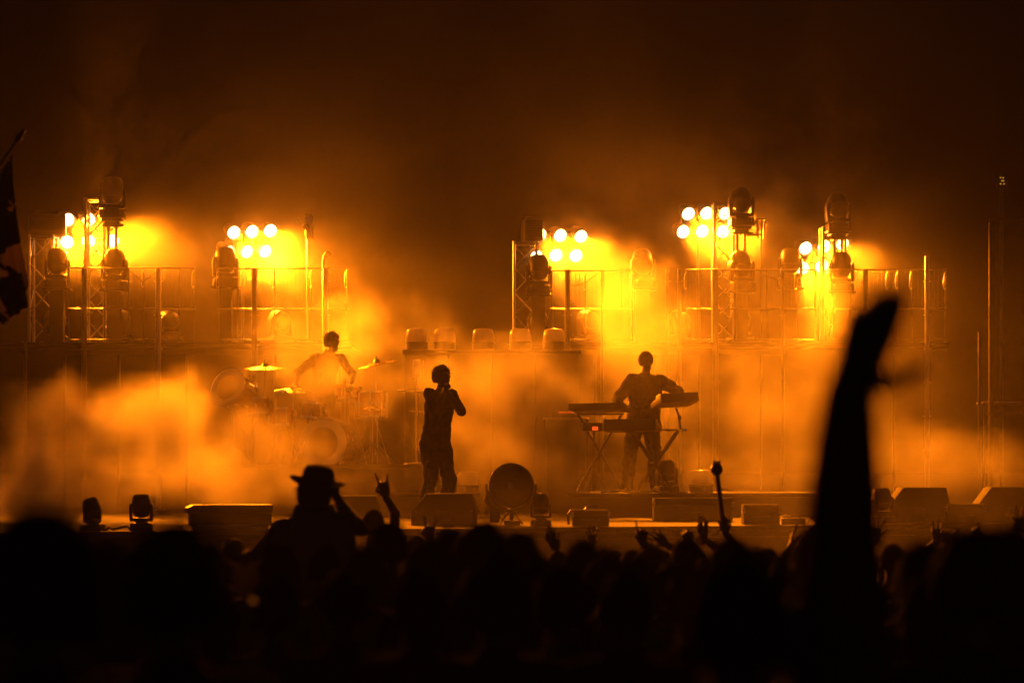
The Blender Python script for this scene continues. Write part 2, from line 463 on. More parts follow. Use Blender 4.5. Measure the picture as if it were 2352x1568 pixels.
def moving_head(label, px, ybase, Y, scale=1.0, tilt=-25, pan=0, group='moving-head lights', z=None, plinth=None, hang=False):
    z = Z(ybase, Y) if z is None else z
    t = thing('moving_head_light', label, 'stage light', (X(px, Y), Y, z), math.radians(pan), group)
    t.scale = (scale,) * 3
    link('base', mh_base, 'black', t); link('yoke', mh_yoke, 'black', t)
    h = link('head', mh_head, 'black', t, mw=M.Translation((0, 0, .40)) @ M.Rotation(math.radians(tilt), 4, 'X'))
    link('lens', mh_lens, 'lensglass', h)
    for sx in (-1, 1):
        b = MB(); b.path([(sx * .12, -.17, .05), (sx * .12, -.2, .09), (sx * .12, -.17, .12)], .008, 6); b.build('handle', 'dark_steel', t)
    return t
def plinth(label, px, Y, z0, z1, w=.34):
    t = thing('light_plinth', label, 'plinth', (X(px, Y), Y, z0), 0, 'black plinths under moving heads')
    h = z1 - z0
    b = MB(); b.box((0, 0, h - .015), (w + .06, w + .06, .03)); b.build('top_plate', 'black', t, .006)
    b = MB(); b.box((0, 0, (h - .03) / 2), (w * .6, w * .6, h - .032)); b.build('column', 'tolex', t, .01)
    return t
for lab, px, yb, tl, pn, Y in [
    ('moving head light on the left deck below the black box fixture', 132, 662, -20, 8, 38.6),
    ('moving head light below the tall left truss light', 263, 664, -15, -6, 38.6),
    ('moving head light left of the lamp bank above the drummer', 517, 658, -10, 12, 38.6),
    ('moving head light left of the middle lamp bank', 1237, 676, -12, 0, 38.6),
    ('moving head light fading into haze right of the middle lamp bank', 1476, 662, -30, 10, 39.0),
    ('moving head light below the right tall truss', 1702, 668, -35, 18, 38.6),
    ('moving head light fading into haze left of the lowest lamp bank', 1815, 660, -15, -10, 39.0),
    ('moving head light right of the lowest lamp bank', 1932, 670, -12, 0, 38.6)]:
    zz = Z(yb, Y)
    moving_head(lab, px, yb, Y, 1.0, tl, pn)
    plinth(lab.replace('moving head light', 'plinth under the moving head'), px, Y, DECK_Z, zz - .001)
for lab, px, tl, pn, Y in [
    ('small moving head at deck level below the far left railing', 128, -70, 30, 38.75),
    ('small moving head at deck level left of the thick far left railing post', 272, -75, -30, 38.9),
    ('moving head barrel lit from above right of the thick far left post', 388, -80, 40, 38.9),
    ('moving head with glinting barrel behind the drummer railing', 642, -78, 35, 38.8),
    ('moving head at deck level beside the domes', 1236, -60, 0, 38.75),
    ('moving head with glinting barrel behind the railing right of the domes', 1352, -78, 35, 38.8),
    ('moving head at deck level under the right tall truss', 1700, -80, 30, 38.9),
    ('small moving head at deck level behind the right railing gap', 1560, -80, 30, 38.9)]:
    moving_head(lab, px, 0, Y, .92, tl, pn, 'moving heads standing on the deck', z=DECK_Z)
# heads on poles beside the towers
def pole_mount(label, px, Y, ytop):
    t = thing('light_pole', label, 'pole', (X(px, Y), Y, DECK_Z), 0, 'poles carrying moving heads')
    h = Z(ytop, Y) - DECK_Z
    for sx in (-.055, .055):
        b = MB(); b.tube((sx, 0, .02), (sx, 0, h - .12), .024, n=10); b.build('pole', 'dark_steel', t)
    b = MB(); b.box((0, 0, .01), (.4, .4, .02)); b.build('base_plate', 'dark_steel', t)
    b = MB(); b.box((0, 0, h - .08), (.22, .14, .08)); b.tube((-.14, -.05, h - .1), (.18, -.05, h - .1), .02); b.build('clamp', 'dark_steel', t, .008)
    b = MB(); b.box((0, 0, h - .02), (.3, .24, .038)); b.build('plate', 'black', t, .006)
    for k in range(4):
        b = MB(); b.path([(-.1 + k * .06, -.09, h - .03), (-.1 + k * .07, -.11, h - .09), (-.06 + k * .05, -.1, h - .15)], .007, 6); b.build('connector', 'cable', t)
    return t
for lab, px, yt, Y in [('pole carrying the highest moving head at left', 258, 503, 38.65), ('pole carrying the top moving head at right', 1702, 520, 38.65), ('pole carrying the dim moving head at far right', 1925, 533, 38.65)]:
    pole_mount(lab, px, Y, yt)
    moving_head(lab.replace('pole carrying the ', '') + ' standing on its pole', px, yt, Y, 1.06 if px < 300 else 1.0, -8 if px < 300 else -40, 5, 'moving heads on poles', z=Z(yt, Y) + .001)
# black box fixtures on the truss tops
for lab, px, py, wpx, hpx in [('black box fixture seen from behind on the far left truss', 108, 517, 88, 52), ('black box fixture on the truss left of the middle bank', 1222, 530, 46, 52)]:
    Y = 39.0 if px < 200 else 38.9
    t = thing('box_fixture', lab, 'stage light', (X(px, Y), Y, Z(py + hpx / 2, Y)), math.radians(12), 'black boxed lights on trusses')
    ww, hh = wpx / FPX * Y, hpx / FPX * Y
    b = MB(); b.box((0, 0, hh / 2), (ww, .3, hh), taper=(.96, .9)); b.build('housing', 'black', t, .04)
    b = MB(); b.path([(-ww * .3, 0, hh), (-ww * .3, 0, hh + .035), (ww * .3, 0, hh + .035), (ww * .3, 0, hh)], .009, 8); b.build('handle', 'dark_steel', t)
    for k in range(6):
        b = MB(); b.box((0, -.155, hh * (.2 + .11 * k)), (ww * .8, .02, .012)); b.build('fin', 'black', t)
    b = MB(); b.tube((0, 0, -.06), (0, 0, .02), .03); b.build('spigot', 'dark_steel', t)
# slim flood with barn door, tube lamp, post lamps
t = thing('flood_light', 'slim lit flood panel with barn door on a stand above the drummer', 'stage light', (X(706, 38.5), 38.5, DECK_Z))
zz = Z(549, 38.5) - DECK_Z
b = MB(); b.tube((0, 0, .02), (0, 0, zz), .013); b.build('stand_pole', 'steel', t)
b = MB(); b.lathe([(.16, 0), (.15, .02), (.02, .03)], 16); b.build('stand_base', 'dark_steel', t)
b = MB(); b.box((.03, 0, zz + .17), (.095, .3, .32)); b.build('housing', 'steel', t, .01)
b = MB(); b.box((.035, 0, zz + .35), (.11, .32, .03)); b.build('top_cap', 'black', t, .006)
b = MB(); b.box((-.07, 0, zz + .26), (.015, .28, .14), M.Translation((-.03, 0, 0)) @ M.Translation((-.07, 0, zz + .26)) @ M.Rotation(-.6, 4, 'Y') @ M.Translation((.07, 0, -zz - .26))); b.build('barn_door', 'steel', t)
b = MB(); b.lathe([(.05, 0), (.05, .02)], 16, M.Translation((.0, -.16, zz + .16)) @ M.Rotation(math.pi / 2, 4, 'X')); b.build('yoke_knob', 'black', t)
t = thing('tube_lamp', 'three-tube lamp clamped right of the right tall truss', 'stage light', (X(1748, 38.55), 38.55, DECK_Z))
zz = Z(548, 38.55) - DECK_Z
b = MB(); b.tube((0, 0, .02), (0, 0, zz + .02), .012); b.build('stand_pole', 'dark_steel', t)
b = MB(); b.lathe([(.16, 0), (.15, .02), (.02, .03)], 16); b.build('stand_base', 'dark_steel', t)
for k in (-1, 0, 1):
    b = MB(); b.tube((k * .05, 0, zz), (k * .05, 0, zz + .27), .02); b.build('tube', 'steel', t)
b = MB(); b.path([(-.08, 0, zz + .23), (-.07, 0, zz + .3), (.07, 0, zz + .3), (.08, 0, zz + .23)], .014); b.build('top_bracket', 'dark_steel', t)
b = MB(); b.tube((-.22, -.02, zz + .05), (0, -.02, zz + .06), .02); b.build('arm', 'steel', t)
for lab, px, top in [('short post with a small clamp light above the drummer', 743, 583), ('short post with a small clamp light right of the middle lamp bank', 1452, 592)]:
    t = thing('post_light', lab, 'stage light', (X(px, 38.4), 38.4, DECK_Z), 0, 'small clamp lights on posts')
    h = Z(top, 38.4) - DECK_Z
    b = MB(); b.path([(0, 0, 0), (0, 0, h - .12), (.01, 0, h - .03), (.05, 0, h + .02)], .022, 10); b.build('post', 'steel', t)
    b = MB(); b.tube((.05, 0, h + .03), (.13, -.02, h - .03), .03, .036, 12); b.build('head', 'dark_steel', t)
    b = MB(); b.lathe([(.03, 0), (.026, .006), (.001, .008)], 12, M.Translation((.131, -.021, h - .031)) @ aim((.8, -.2, -.6))); b.build('lens', 'lensglass', t)
# dim wing structure at the far right
t = thing('wing_tower', 'tall thin dim column at the right edge of the stage', 'tower', (X(2277, 36), 36, STAGE_Z))
b = MB(); b.box((0, 0, (Z(510, 36) - STAGE_Z) / 2), (.07, .07, Z(510, 36) - STAGE_Z)); b.build('column', 'tolex', t, .01)
b = MB(); b.box((.45, 0, Z(508, 36) - STAGE_Z + .02), (.95, .06, .04)); b.build('arm', 'tolex', t)
b = MB(); b.box((0, 0, .012), (.3, .3, .024)); b.build('base_plate', 'steel', t)
t = thing('wing_post', 'short thin post left of the dim column at right', 'post', (X(2250, 35), 35, STAGE_Z))
b = MB(); b.tube((0, 0, .02), (0, 0, Z(762, 35) - STAGE_Z), .025); b.build('post', 'dark_steel', t)
b = MB(); b.box((0, 0, .01), (.2, .2, .02)); b.build('base_plate', 'steel', t)
t = thing('wing_table', 'low table with bright top edge at the right edge of the stage', 'table', (X(2310, 36.6), 36.6, STAGE_Z))
zz = Z(925, 36.6) - STAGE_Z
b = MB(); b.box((0, 0, zz), (.75, .5, .03)); b.build('top', 'steel', t, .004)
for sx in (-.34, .34):
    for sy in (-.2, .2):
        b = MB(); b.tube((sx, sy, 0), (sx, sy, zz - .015), .018); b.build('leg', 'dark_steel', t)
b = MB(); b.box((0, -.2, zz - .15), (.7, .02, .05)); b.build('cross_bar', 'dark_steel', t)

# ------------------------------------------------------------------ domes
dome_c = MB().lathe([(.15, .105), (.158, .12), (.152, .2), (.145, .25), (.128, .285), (.09, .3), (.001, .303)], 24).mesh('cover', 0, 40)
dome_b = MB().lathe([(.14, 0), (.155, .01), (.155, .09), (.165, .095), (.165, .108), (.12, .11)], 24).mesh('base', 0, 40)
dome_l = MB().box((0, 0, .17), (.16, .08, .11)).mesh('lamp_block', .015)
def dome(label, px, Y, z, sc_=1.0):
    t = thing('dome_light', label, 'stage light', (X(px, Y), Y, z), 0, 'dome covered lights')
    t.scale = (sc_,) * 3
    link('base', dome_b, 'black', t); link('cover', dome_c, 'dome', t); link('lamp_block', dome_l, 'black', t)
for lab, px in [('leftmost of the five domes on the black cabinet', 957), ('second dome from the left on the black cabinet', 1021), ('middle one of the five domes on the black cabinet', 1110), ('fourth dome from the left on the black cabinet', 1195), ('rightmost of the five domes on the black cabinet', 1272)]:
    dome(lab, px, 36.1, Z(803, 36), 1.0)
dome('milky dome light low on the riser right of the singer', 1075, 33.2, RISER_Z, .92)
dome('milky dome light on the riser behind the raised ball stick', 1611, 33.25, RISER_Z, 1.0)

# ------------------------------------------------------------------ stage front gear
def wedge(label, x0, x1, top, base, Y, lean=.16):
    a, c = X(x0, Y), X(x1, Y); wd = c - a; z0 = STAGE_Z; h = Z(top, Y) - z0
    t = thing('monitor_wedge', label, 'speaker', ((a + c) / 2, Y, z0), 0, 'wedge monitors along the stage front')
    q = wd / 2
    b = MB(); b.prism([(-q, 0), (q, 0), (q, h * .5), (q - .05, h), (-q + .17, h), (-q + .03, h * .55), (-q, h * .45)], -.02, .42); b.build('cabinet', 'tolex', t, .012)
    b = MB(); b.box((.03, .428, h * .5), (wd * .72, .014, h * .8)); b.build('grille', 'dark_steel', t)
    b = MB(); b.box((0, -.026, h * .3), (.14, .012, .1)); b.build('jack_plate', 'black', t, .003)
    for sx in (-1, 1):
        b = MB(); b.box((sx * (q - .06), -.026, h * .3), (.03, .02, .12)); b.build('handle', 'black', t, .004)
    return t
wedge('wedge monitor in front of the singer', 944, 1095, 1133, 0, 28.0)
wedge('wedge monitor behind the hat and the hand with two fingers up', 745, 872, 1138, 0, 28.6)
wedge('wedge monitor right of the raised arm', 2040, 2183, 1119, 0, 29.4)
wedge('wedge monitor cut by the right edge', 2243, 2400, 1118, 0, 29.8)
def case(label, x0, x1, top, Y, dep=.35, lid=.0, name='flight_case', cat='case', z0=STAGE_Z):
    a, c = X(x0, Y), X(x1, Y); h = Z(top, Y) - z0
    t = thing(name, label, cat, ((a + c) / 2, Y, z0), 0, 'black cases and cabinets on the stage')
    wd = c - a
    b = MB(); b.box((0, 0, h * .36), (wd, dep, h * .72 - .004)); b.build('body', 'tolex', t, .012)
    b = MB(); b.box((0, 0, h * .86), (wd + lid, dep + lid, h * .28)); b.build('lid', 'tolex', t, .012)
    for sx in (-1, 1):
        b = MB(); b.box((sx * wd / 2, -dep / 2 + .01, h * .72), (.03, .04, .06)); b.build('latch', 'steel', t)
    b = MB(); b.path([(-.09, -dep / 2, h * .4), (-.09, -dep / 2 - .03, h * .4), (.09, -dep / 2 - .03, h * .4), (.09, -dep / 2, h * .4)], .008, 6); b.build('handle', 'dark_steel', t)
    return t, h, wd
case('low black box between the two wedges at right', 2168, 2255, 1156, 29.5)
t, h, wd = case('small black amplifier with lit handle right of the round light', 1314, 1398, 1170, 27.7, .28, 0, 'amplifier', 'amplifier')
b = MB(); b.path([(-.06, 0, h), (-.05, 0, h + .025), (.07, 0, h + .025), (.08, 0, h)], .01, 8); b.build('top_handle', 'chrome', t)
b = MB(); b.path([(-wd / 2 - .01, -.1, h), (-wd / 2 - .05, -.12, h * .7), (-wd / 2 - .04, -.13, .02)], .012, 6); b.build('strap', 'cable', t)
case('square black box on the stage front right of the raised stick', 1705, 1788, 1158, 28.6, .3)
case('long dark case standing in front of the keyboard riser', 1500, 1680, 1143, 30.5, .4)
case('upright dark box behind the singer feet', 1003, 1050, 1081, 34.2, .2, 0, 'equipment_box', 'box', RISER_Z)
t = thing('speaker_cabinet', 'long low black cabinet with an overhanging top left of the hat man', 'speaker', (X(528, 26.0), 26.0, STAGE_Z))
wd = X(624, 26.0) - X(432, 26.0); h = Z(1158, 26.0) - STAGE_Z; t.rotation_euler.z = .2
b = MB(); b.box((0, 0, h * .42), (wd - .03, .32, h * .5)); b.build('body', 'tolex', t, .01)
b = MB(); b.prism([(-wd / 2 - .02, h * .68), (wd / 2 - .01, h * .68), (wd / 2, h), (-wd / 2 + .05, h), (-wd / 2 - .02, h * .88)], -.2, .2); b.build('top', 'black', t, .008)
b = MB(); b.box((0, -.02, h * .09), (wd - .1, .34, h * .15)); b.build('plinth', 'black', t, .006)
b = MB(); b.box((.02, -.172, h * .19), (wd - .12, .02, .014)); b.build('trim', 'steel', t)
# big round light
t = thing('round_flood', 'big round dish light on a tripod at the stage front', 'stage light', (X(1172, 28), 28, STAGE_Z))
zc = Z(1115, 28) - STAGE_Z; R = .247
mm = M.Translation((.01, 0, zc)) @ M.Rotation(math.radians(82), 4, 'X') @ M.Rotation(math.radians(8), 4, 'Y')
b = MB(); b.lathe([(.05, -.2), (.12, -.19), (.2, -.12), (R - .005, -.03), (R, 0), (R, .03), (R - .02, .035), (R - .025, 0), (.19, -.07), (.1, -.13), (.02, -.15)], 40, mm); b.build('dish', 'black', t, 0, 45)
b = MB(); b.lathe([(.05, -.14), (.055, -.08), (.03, -.05), (.001, -.045)], 16, mm); b.build('lamp', 'lensglass', t)
b = MB(); b.path([mm @ V((math.cos(a) * (R + .025), math.sin(a) * (R + .025), -.02)) for a in [math.pi * (.98 + 1.05 * k / 18) for k in range(19)]], .013, 8); b.build('yoke', 'dark_steel', t)
b = MB(); b.tube((.01, .03, .05), (.01, .03, zc - R + .02), .022); b.build('post', 'black', t)
for a in (-2.4, -.7, 1.5):
    b = MB(); b.tube((.01, .03, .2), (.01 + .16 * math.cos(a), .03 + .16 * math.sin(a), .02), .01); b.build('leg', 'dark_steel', t)
b = MB(); b.box((.02, -.02, .03), (.18, .16, .06)); b.build('ballast', 'black', t, .01)
b = MB(); b.prism([(-.30, .27), (-.24, .38), (-.14, .40), (-.10, .2), (-.12, .03), (-.22, .03), (-.23, .2)], .02, .1); b.build('control_box', 'black', t, .012)
moving_head('moving head light with its side to us at far left stage front', 212, 0, 25.6, .56, -20, 70, 'moving heads along the stage front', z=STAGE_Z)
moving_head('moving head light with a glowing crescent gap at left stage front', 325, 0, 25.7, .62, -6, 4, 'moving heads along the stage front', z=STAGE_Z)
moving_head('moving head light right of the big round light', 1242, 0, 27.6, .60, -8, 4, 'moving heads along the stage front', z=STAGE_Z)
moving_head('moving head light half hidden behind the raised arm', 2026, 0, 29.2, .68, -10, 30, 'moving heads along the stage front', z=STAGE_Z)
moving_head('rounded black moving head under the keyboard stand', 1531, 0, 33.25, .72, -8, 15, 'moving heads along the stage front', z=RISER_Z)
t = thing('power_strip', 'small power box with looping cables left of the raised arm', 'power box', (X(1832, 28.6), 28.6, STAGE_Z))
b = MB(); b.box((-.05, 0, .035), (.26, .12, .07)); b.build('box', 'black', t, .01)
for k in range(4):
    b = MB(); b.path([(-.25 + k * .12, -.02, .006), (-.2 + k * .12, 0, .08 + .02 * k), (-.12 + k * .12, .02, .1), (-.06 + k * .12, 0, .05), (-.02 + k * .12, -.03, .006)], .008, 6); b.build('cable', 'cable', t)
for lab, pts, Y0 in [('cable coil on the floor between the two left moving heads', [(238, 0), (250, .03), (262, .012), (275, .03), (290, .045), (302, .012), (312, .01)], 25.6),
                     ('tangle of cables at the keyboard player feet', [(1400, .01), (1425, .02), (1440, .05), (1455, .012), (1470, .03), (1490, .01), (1510, .02), (1545, .01), (1580, .012)], 33.1),
                     ('loose cable running along the riser front edge', [(1380, .008), (1420, .03), (1450, .01), (1480, .008), (1500, .03), (1520, .01), (1575, .012)], 33.05)]:
    b = MB()
    z0 = RISER_Z if Y0 > 30 else STAGE_Z
    b.path([(X(x, Y0), Y0 + .05 * math.sin(i * 2.1), z0 + z) for i, (x, z) in enumerate(pts)], .011, 8)
    tag(b.build('cable', 'cable'), lab, 'cable', 'cables on the stage')

# ------------------------------------------------------------------ drum kit
kit_g = 'drum kit pieces'
def drum(label, c, r_, d, axis, parent=None, hoopm='chrome', stand=True, legs=True):
    c = V(c); zb = DRUM_Z
    t = thing('drum', label, 'drum', (c.x, c.y, zb), 0, 'drums of the kit')
    mm = M.Translation((0, 0, c.z - zb)) @ aim(axis)
    b = MB(); b.lathe([(r_, -d / 2), (r_, d / 2)], 32, mm); b.build('shell', 'shell', t, 0, 40)
    for sgn in (-1, 1):
        b = MB(); b.lathe([(r_ - .012, sgn * d / 2 - .01), (r_ + .014, sgn * d / 2 - .012), (r_ + .014, sgn * d / 2 + .018), (r_ - .006, sgn * d / 2 + .018), (r_ - .012, sgn * d / 2 + .004)], 32, mm); b.build('hoop', hoopm, t, 0, 40)
        b = MB(); b.lathe([(r_ - .012, sgn * (d / 2 + .003)), (.001, sgn * (d / 2 + .006))], 32, mm); b.build('drum_skin', 'head', t, 0, 40)
    for k in range(8):
        a = 2 * math.pi * k / 8
        b = MB(); b.tube(mm @ V((math.cos(a) * (r_ + .02), math.sin(a) * (r_ + .02), -d / 2)), mm @ V((math.cos(a) * (r_ + .02), math.sin(a) * (r_ + .02), d / 2)), .006, n=6)
        b.box((math.cos(a) * (r_ + .012), math.sin(a) * (r_ + .012), 0), (.03, .03, .05), mm); b.build('lug', 'chrome', t)
    if legs:
        for k in range(3):
            a = 2 * math.pi * k / 3 + .5
            b = MB(); b.path([(math.cos(a) * .05, .05 + math.sin(a) * .05, max(.3, c.z - zb - r_ * .8)), (math.cos(a) * .28, .05 + math.sin(a) * .28, 0.01)], .012, 8); b.build('stand_leg', 'chrome', t)
        b = MB(); b.tube((0, .05, .25), (0, .05, c.z - zb - r_ * .3), .014); b.build('stand_pole', 'chrome', t)
    return t
t = drum('big bass drum with shining rim in front of the drummer', P(755, 1018, 35.0), .33, .42, (-.3, -1, .03), legs=False)
for sx in (-1, 1):
    b = MB(); b.tube((sx * .3, -.1, .35), (sx * .46, -.3, .01), .011); b.build('spur', 'chrome', t)
drum('tilted round drum at the left of the kit', P(537, 899, 35.2), .28, .3, (-.5, -.8, .35))
drum('rack drum left of the drummer', P(648, 960, 35.3), .17, .22, (-.05, .12, 1))
drum('snare drum right of the drummer', P(800, 905, 35.6), .18, .16, (.05, .12, 1))
drum('floor drum at the right of the kit', P(852, 930, 35.4), .2, .34, (0, .05, 1))
def cymbal(label, c, r_, axis):
    c = V(c)
    t = thing('cymbal', label, 'cymbal', (c.x, c.y + .02, DRUM_Z), 0, 'cymbals of the kit')
    zc = c.z - DRUM_Z
    mm = M.Translation((0, 0, zc)) @ aim(axis)
    b = MB(); b.lathe([(r_, -.02), (r_ * .6, .004), (r_ * .2, .018), (r_ * .15, .04), (.03, .055), (.008, .056), (.008, .052), (.03, .05), (r_ * .14, .036), (r_ * .2, .013), (r_ * .6, 0), (r_, -.0235)], 36, mm); b.build('plate', 'brass', t, 0, 50)
    b = MB(); b.tube((0, 0, .35), mm @ V((0, 0, .1)), .009); b.build('stand_pole', 'chrome', t)
    b = MB(); b.lathe([(.018, .05), (.018, .09), (.006, .1)], 10, mm); b.build('wing_nut', 'chrome', t)
    b = MB(); b.tube((0, 0, .02), (0, 0, .6), .013); b.build('stand_tube', 'chrome', t)
    for k in range(3):
        a = 2 * math.pi * k / 3 + .4
        b = MB(); b.tube((0, 0, .3), (math.cos(a) * .26, math.sin(a) * .26, .012), .01); b.build('stand_leg', 'chrome', t)
drum('hanging drum between the tilted drum and the rack drum', P(592, 935, 35.25), .16, .2, (-.1, .12, 1))
drum('rack drum just above the bass drum', P(712, 945, 35.2), .16, .2, (.08, .12, 1))
cymbal('small flat cymbal above the tilted drum', P(532, 862, 35.5), .2, (-.1, -.12, 1))
cymbal('flat cymbal high at the left of the drummer', P(609, 843, 35.4), .285, (.0, -.1, 1))
cymbal('lower cymbal directly below the drummer arm', P(673, 894, 35.1), .26, (.02, -.14, 1))
cymbal('tilted cymbal high at the right of the drummer', P(866, 834, 35.4), .27, (-.22, -.1, 1))
cymbal('hi-hat cymbal low right of the drummer', P(792, 884, 35.0), .19, (.02, -.08, 1))
cymbal('small cymbal at far right of the kit', P(855, 936, 34.9), .12, (.05, -.1, 1))
t = thing('panel_light', 'small bright rectangular panel on a bar left of the singer head', 'stage light', (X(957, 35.2), 35.2, DRUM_Z))
z0 = Z(866, 35.2) - DRUM_Z
b = MB(); b.box((0, 0, z0 + .12), (.1, .05, .24)); b.build('panel', 'keys', t, .006)
b = MB(); b.box((.075, .01, z0 + .12), (.04, .06, .22)); b.build('housing', 'black', t, .006)
b = MB(); b.tube((0, 0, .02), (0, 0, z0), .012); b.build('pole', 'steel', t)
b = MB(); b.tube((-.26, 0, Z(897, 35.2) - DRUM_Z), (.18, 0, Z(899, 35.2) - DRUM_Z), .014); b.build('cross_bar', 'steel', t)
b = MB(); b.tube((-.1, -.02, Z(945, 35.2) - DRUM_Z), (.18, -.02, Z(946, 35.2) - DRUM_Z), .012); b.build('cross_bar', 'steel', t)
b = MB(); b.lathe([(.18, 0), (.17, .02), (.02, .03)], 16); b.build('base', 'dark_steel', t)

# ------------------------------------------------------------------ keyboards
def keyboard(label, a, c, dep, thick, tilt, Y):
    """a, c: picture points of the two ends"""
    A, C = P(*a), P(*c); mid = (A + C) / 2; L = (C - A).length
    xax = (C - A).normalized(); yax = V((0, 0, 1)).cross(xax).normalized(); zax = xax.cross(yax)
    R_ = M((xax, yax, zax)).transposed().to_4x4() @ M.Rotation(math.radians(tilt), 4, 'X')
    t = thing('keyboard', label, 'keyboard', mid, 0, 'keyboards of the keyboard player')
    b = MB(); b.prism([(-dep / 2, -thick / 2), (dep / 2, -thick / 2), (dep / 2, thick / 2), (dep * .1, thick / 2), (dep * -.02, thick * .1), (-dep / 2, thick * .05)], -L / 2, L / 2, R_ @ M.Rotation(-math.pi / 2, 4, 'Z'))
    b.build('case', 'black', t, .006)
    n = int(L / .024)
    k_ = MB()
    for i in range(n):
        k_.box((-L / 2 + .03 + i * (L - .06) / n + .012, dep * .26, thick * .18), (.02, dep * .42, .016), R_)
    o = k_.build('white_keys', 'keys', t, smooth=0); o['kind'] = 'stuff'
    k_ = MB()
    for i in range(n):
        if i % 7 not in (2, 6): k_.box((-L / 2 + .03 + (i + 1) * (L - .06) / n, dep * .19, thick * .18 + .014), (.011, dep * .26, .014), R_)
    o = k_.build('black_keys', 'black', t, smooth=0); o['kind'] = 'stuff'
    for i in range(10):
        b = MB(); b.lathe([(.011, 0), (.009, .022), (.001, .023)], 8, R_ @ M.Translation((-L * .42 + i * L * .09, -dep * .26, thick * .05))); b.build('knob', 'black', t)
    return t
KY = 33.55
keyboard('upper keyboard tilted under the player right hand', (1506, 921, KY - .42), (1592, 917, KY - .18), .3, .12, -14, KY)
keyboard('keyboard at the left of the keyboard player', (1318, 938, KY + .2), (1440, 935, KY - .2), .3, .09, -8, KY)
keyboard('lower keyboard lying on the crossed stand', (1393, 978, KY - .25), (1512, 976, KY - .45), .32, .15, -4, KY)
t = thing('keyboard_stand', 'crossed leg stand under the lower keyboard', 'stand', (X(1500, KY - .4), KY - .4, RISER_Z))
def L_(px, py, dy=0): return P(px, py, KY - .4 + dy) - V((X(1500, KY - .4), KY - .4, RISER_Z))
for dy in (0, .3):
    for a, c in (((1556, 992), (1462, 1129)), ((1455, 995), (1548, 1129))):
        p, q = L_(*a, 0), L_(*c, 0); p.y = q.y = dy; q.z = .015
        b = MB(); b.tube(p, q, .02, n=10); b.build('leg', 'black', t)
b = MB(); b.tube(L_(1500, 1062) + V((0, -.02, 0)), L_(1500, 1062) + V((0, .34, 0)), .025); b.build('pivot', 'chrome', t)
for px in (1455, 1556):
    p = L_(px, 991); b = MB(); b.tube((p.x, -.05, p.z), (p.x, .38, p.z), .018); b.build('support_bar', 'black', t)
b = MB(); b.box(L_(1533, 987) + V((0, .1, 0)), (.26, .3, .02)); b.build('shelf', 'black', t)
b = MB(); b.path([L_(1563, 986), L_(1560, 955), L_(1552, 936)], .014, 8); b.build('upper_post', 'black', t)
b = MB(); b.box(L_(1561, 959), (.045, .045, .05)); b.build('clamp', 'black', t, .006)
b = MB(); b.box(L_(1572, 987), (.07, .04, .04)); b.build('knob', 'chrome', t, .008)
t = thing('keyboard_stand', 'stand under the keyboard at the left of the player', 'stand', (X(1378, KY), KY, RISER_Z))
for sx in (-1, 1):
    b = MB(); b.tube((-.28 * sx, .0 + .05 * sx, Z(952, KY) - RISER_Z), (.3 * sx, .05 * sx, .012), .018); b.build('leg', 'black', t)
b = MB(); b.box((0, 0, Z(951, KY) - RISER_Z), (.62, .2, .02)); b.build('shelf', 'black', t)
t = thing('mixer_stand', 'small black box with a red light on a thin stand', 'mixer', (X(1361, 33.2), 33.2, RISER_Z))
z0 = Z(990, 33.2) - RISER_Z
b = MB(); b.box((0, 0, z0 + .055), (.26, .2, .11)); b.build('box', 'black', t, .01)
b = MB(); b.box((.03, -.106, z0 + .035), (.075, .012, .05)); b.build('red_light', 'redled', t)
b = MB(); b.tube((0, 0, .02), (.02, 0, z0), .014); b.build('pole', 'dark_steel', t)
for k in range(3):
    a = 2 * math.pi * k / 3; b = MB(); b.tube((0, 0, .3), (.22 * math.cos(a), .22 * math.sin(a), .01), .01); b.build('leg', 'dark_steel', t)
t = thing('side_table', 'small gear table with a red strip left of the keyboards', 'table', (X(1300, 34.2), 34.2, RISER_Z))
z0 = Z(962, 34.2) - RISER_Z
b = MB(); b.box((0, 0, z0), (.62, .4, .03)); b.build('top', 'steel', t, .004)
for sx in (-.28, .28):
    for sy in (-.16, .16):
        b = MB(); b.tube((sx, sy, 0), (sx, sy, z0), .015); b.build('leg', 'dark_steel', t)
b = MB(); b.box((0, 0, z0 + .06), (.4, .26, .085)); b.build('rack_unit', 'black', t, .008)
b = MB(); b.box((0, -.134, z0 + .085), (.2, .008, .008)); b.build('red_strip', 'redled', t)

# ------------------------------------------------------------------ people
def remesh(mb, voxel, smooth=2):
    me = mb.mesh('tmp', 0, 0)
    o = bpy.data.objects.new('tmp', me); col.objects.link(o)
    m = o.modifiers.new('r', 'REMESH'); m.mode = 'VOXEL'; m.voxel_size = voxel
    if smooth:
        s_ = o.modifiers.new('s', 'SMOOTH'); s_.factor = .5; s_.iterations = smooth
    dg = bpy.context.evaluated_depsgraph_get()
    ev = o.evaluated_get(dg)
    em = ev.to_mesh()
    vs = np.empty(len(em.vertices) * 3); em.vertices.foreach_get('co', vs); vs = vs.reshape(-1, 3)
    fs = [tuple(p.vertices) for p in em.polygons]
    ev.to_mesh_clear()
    bpy.data.objects.remove(o); bpy.data.meshes.remove(me)
    return vs, fs

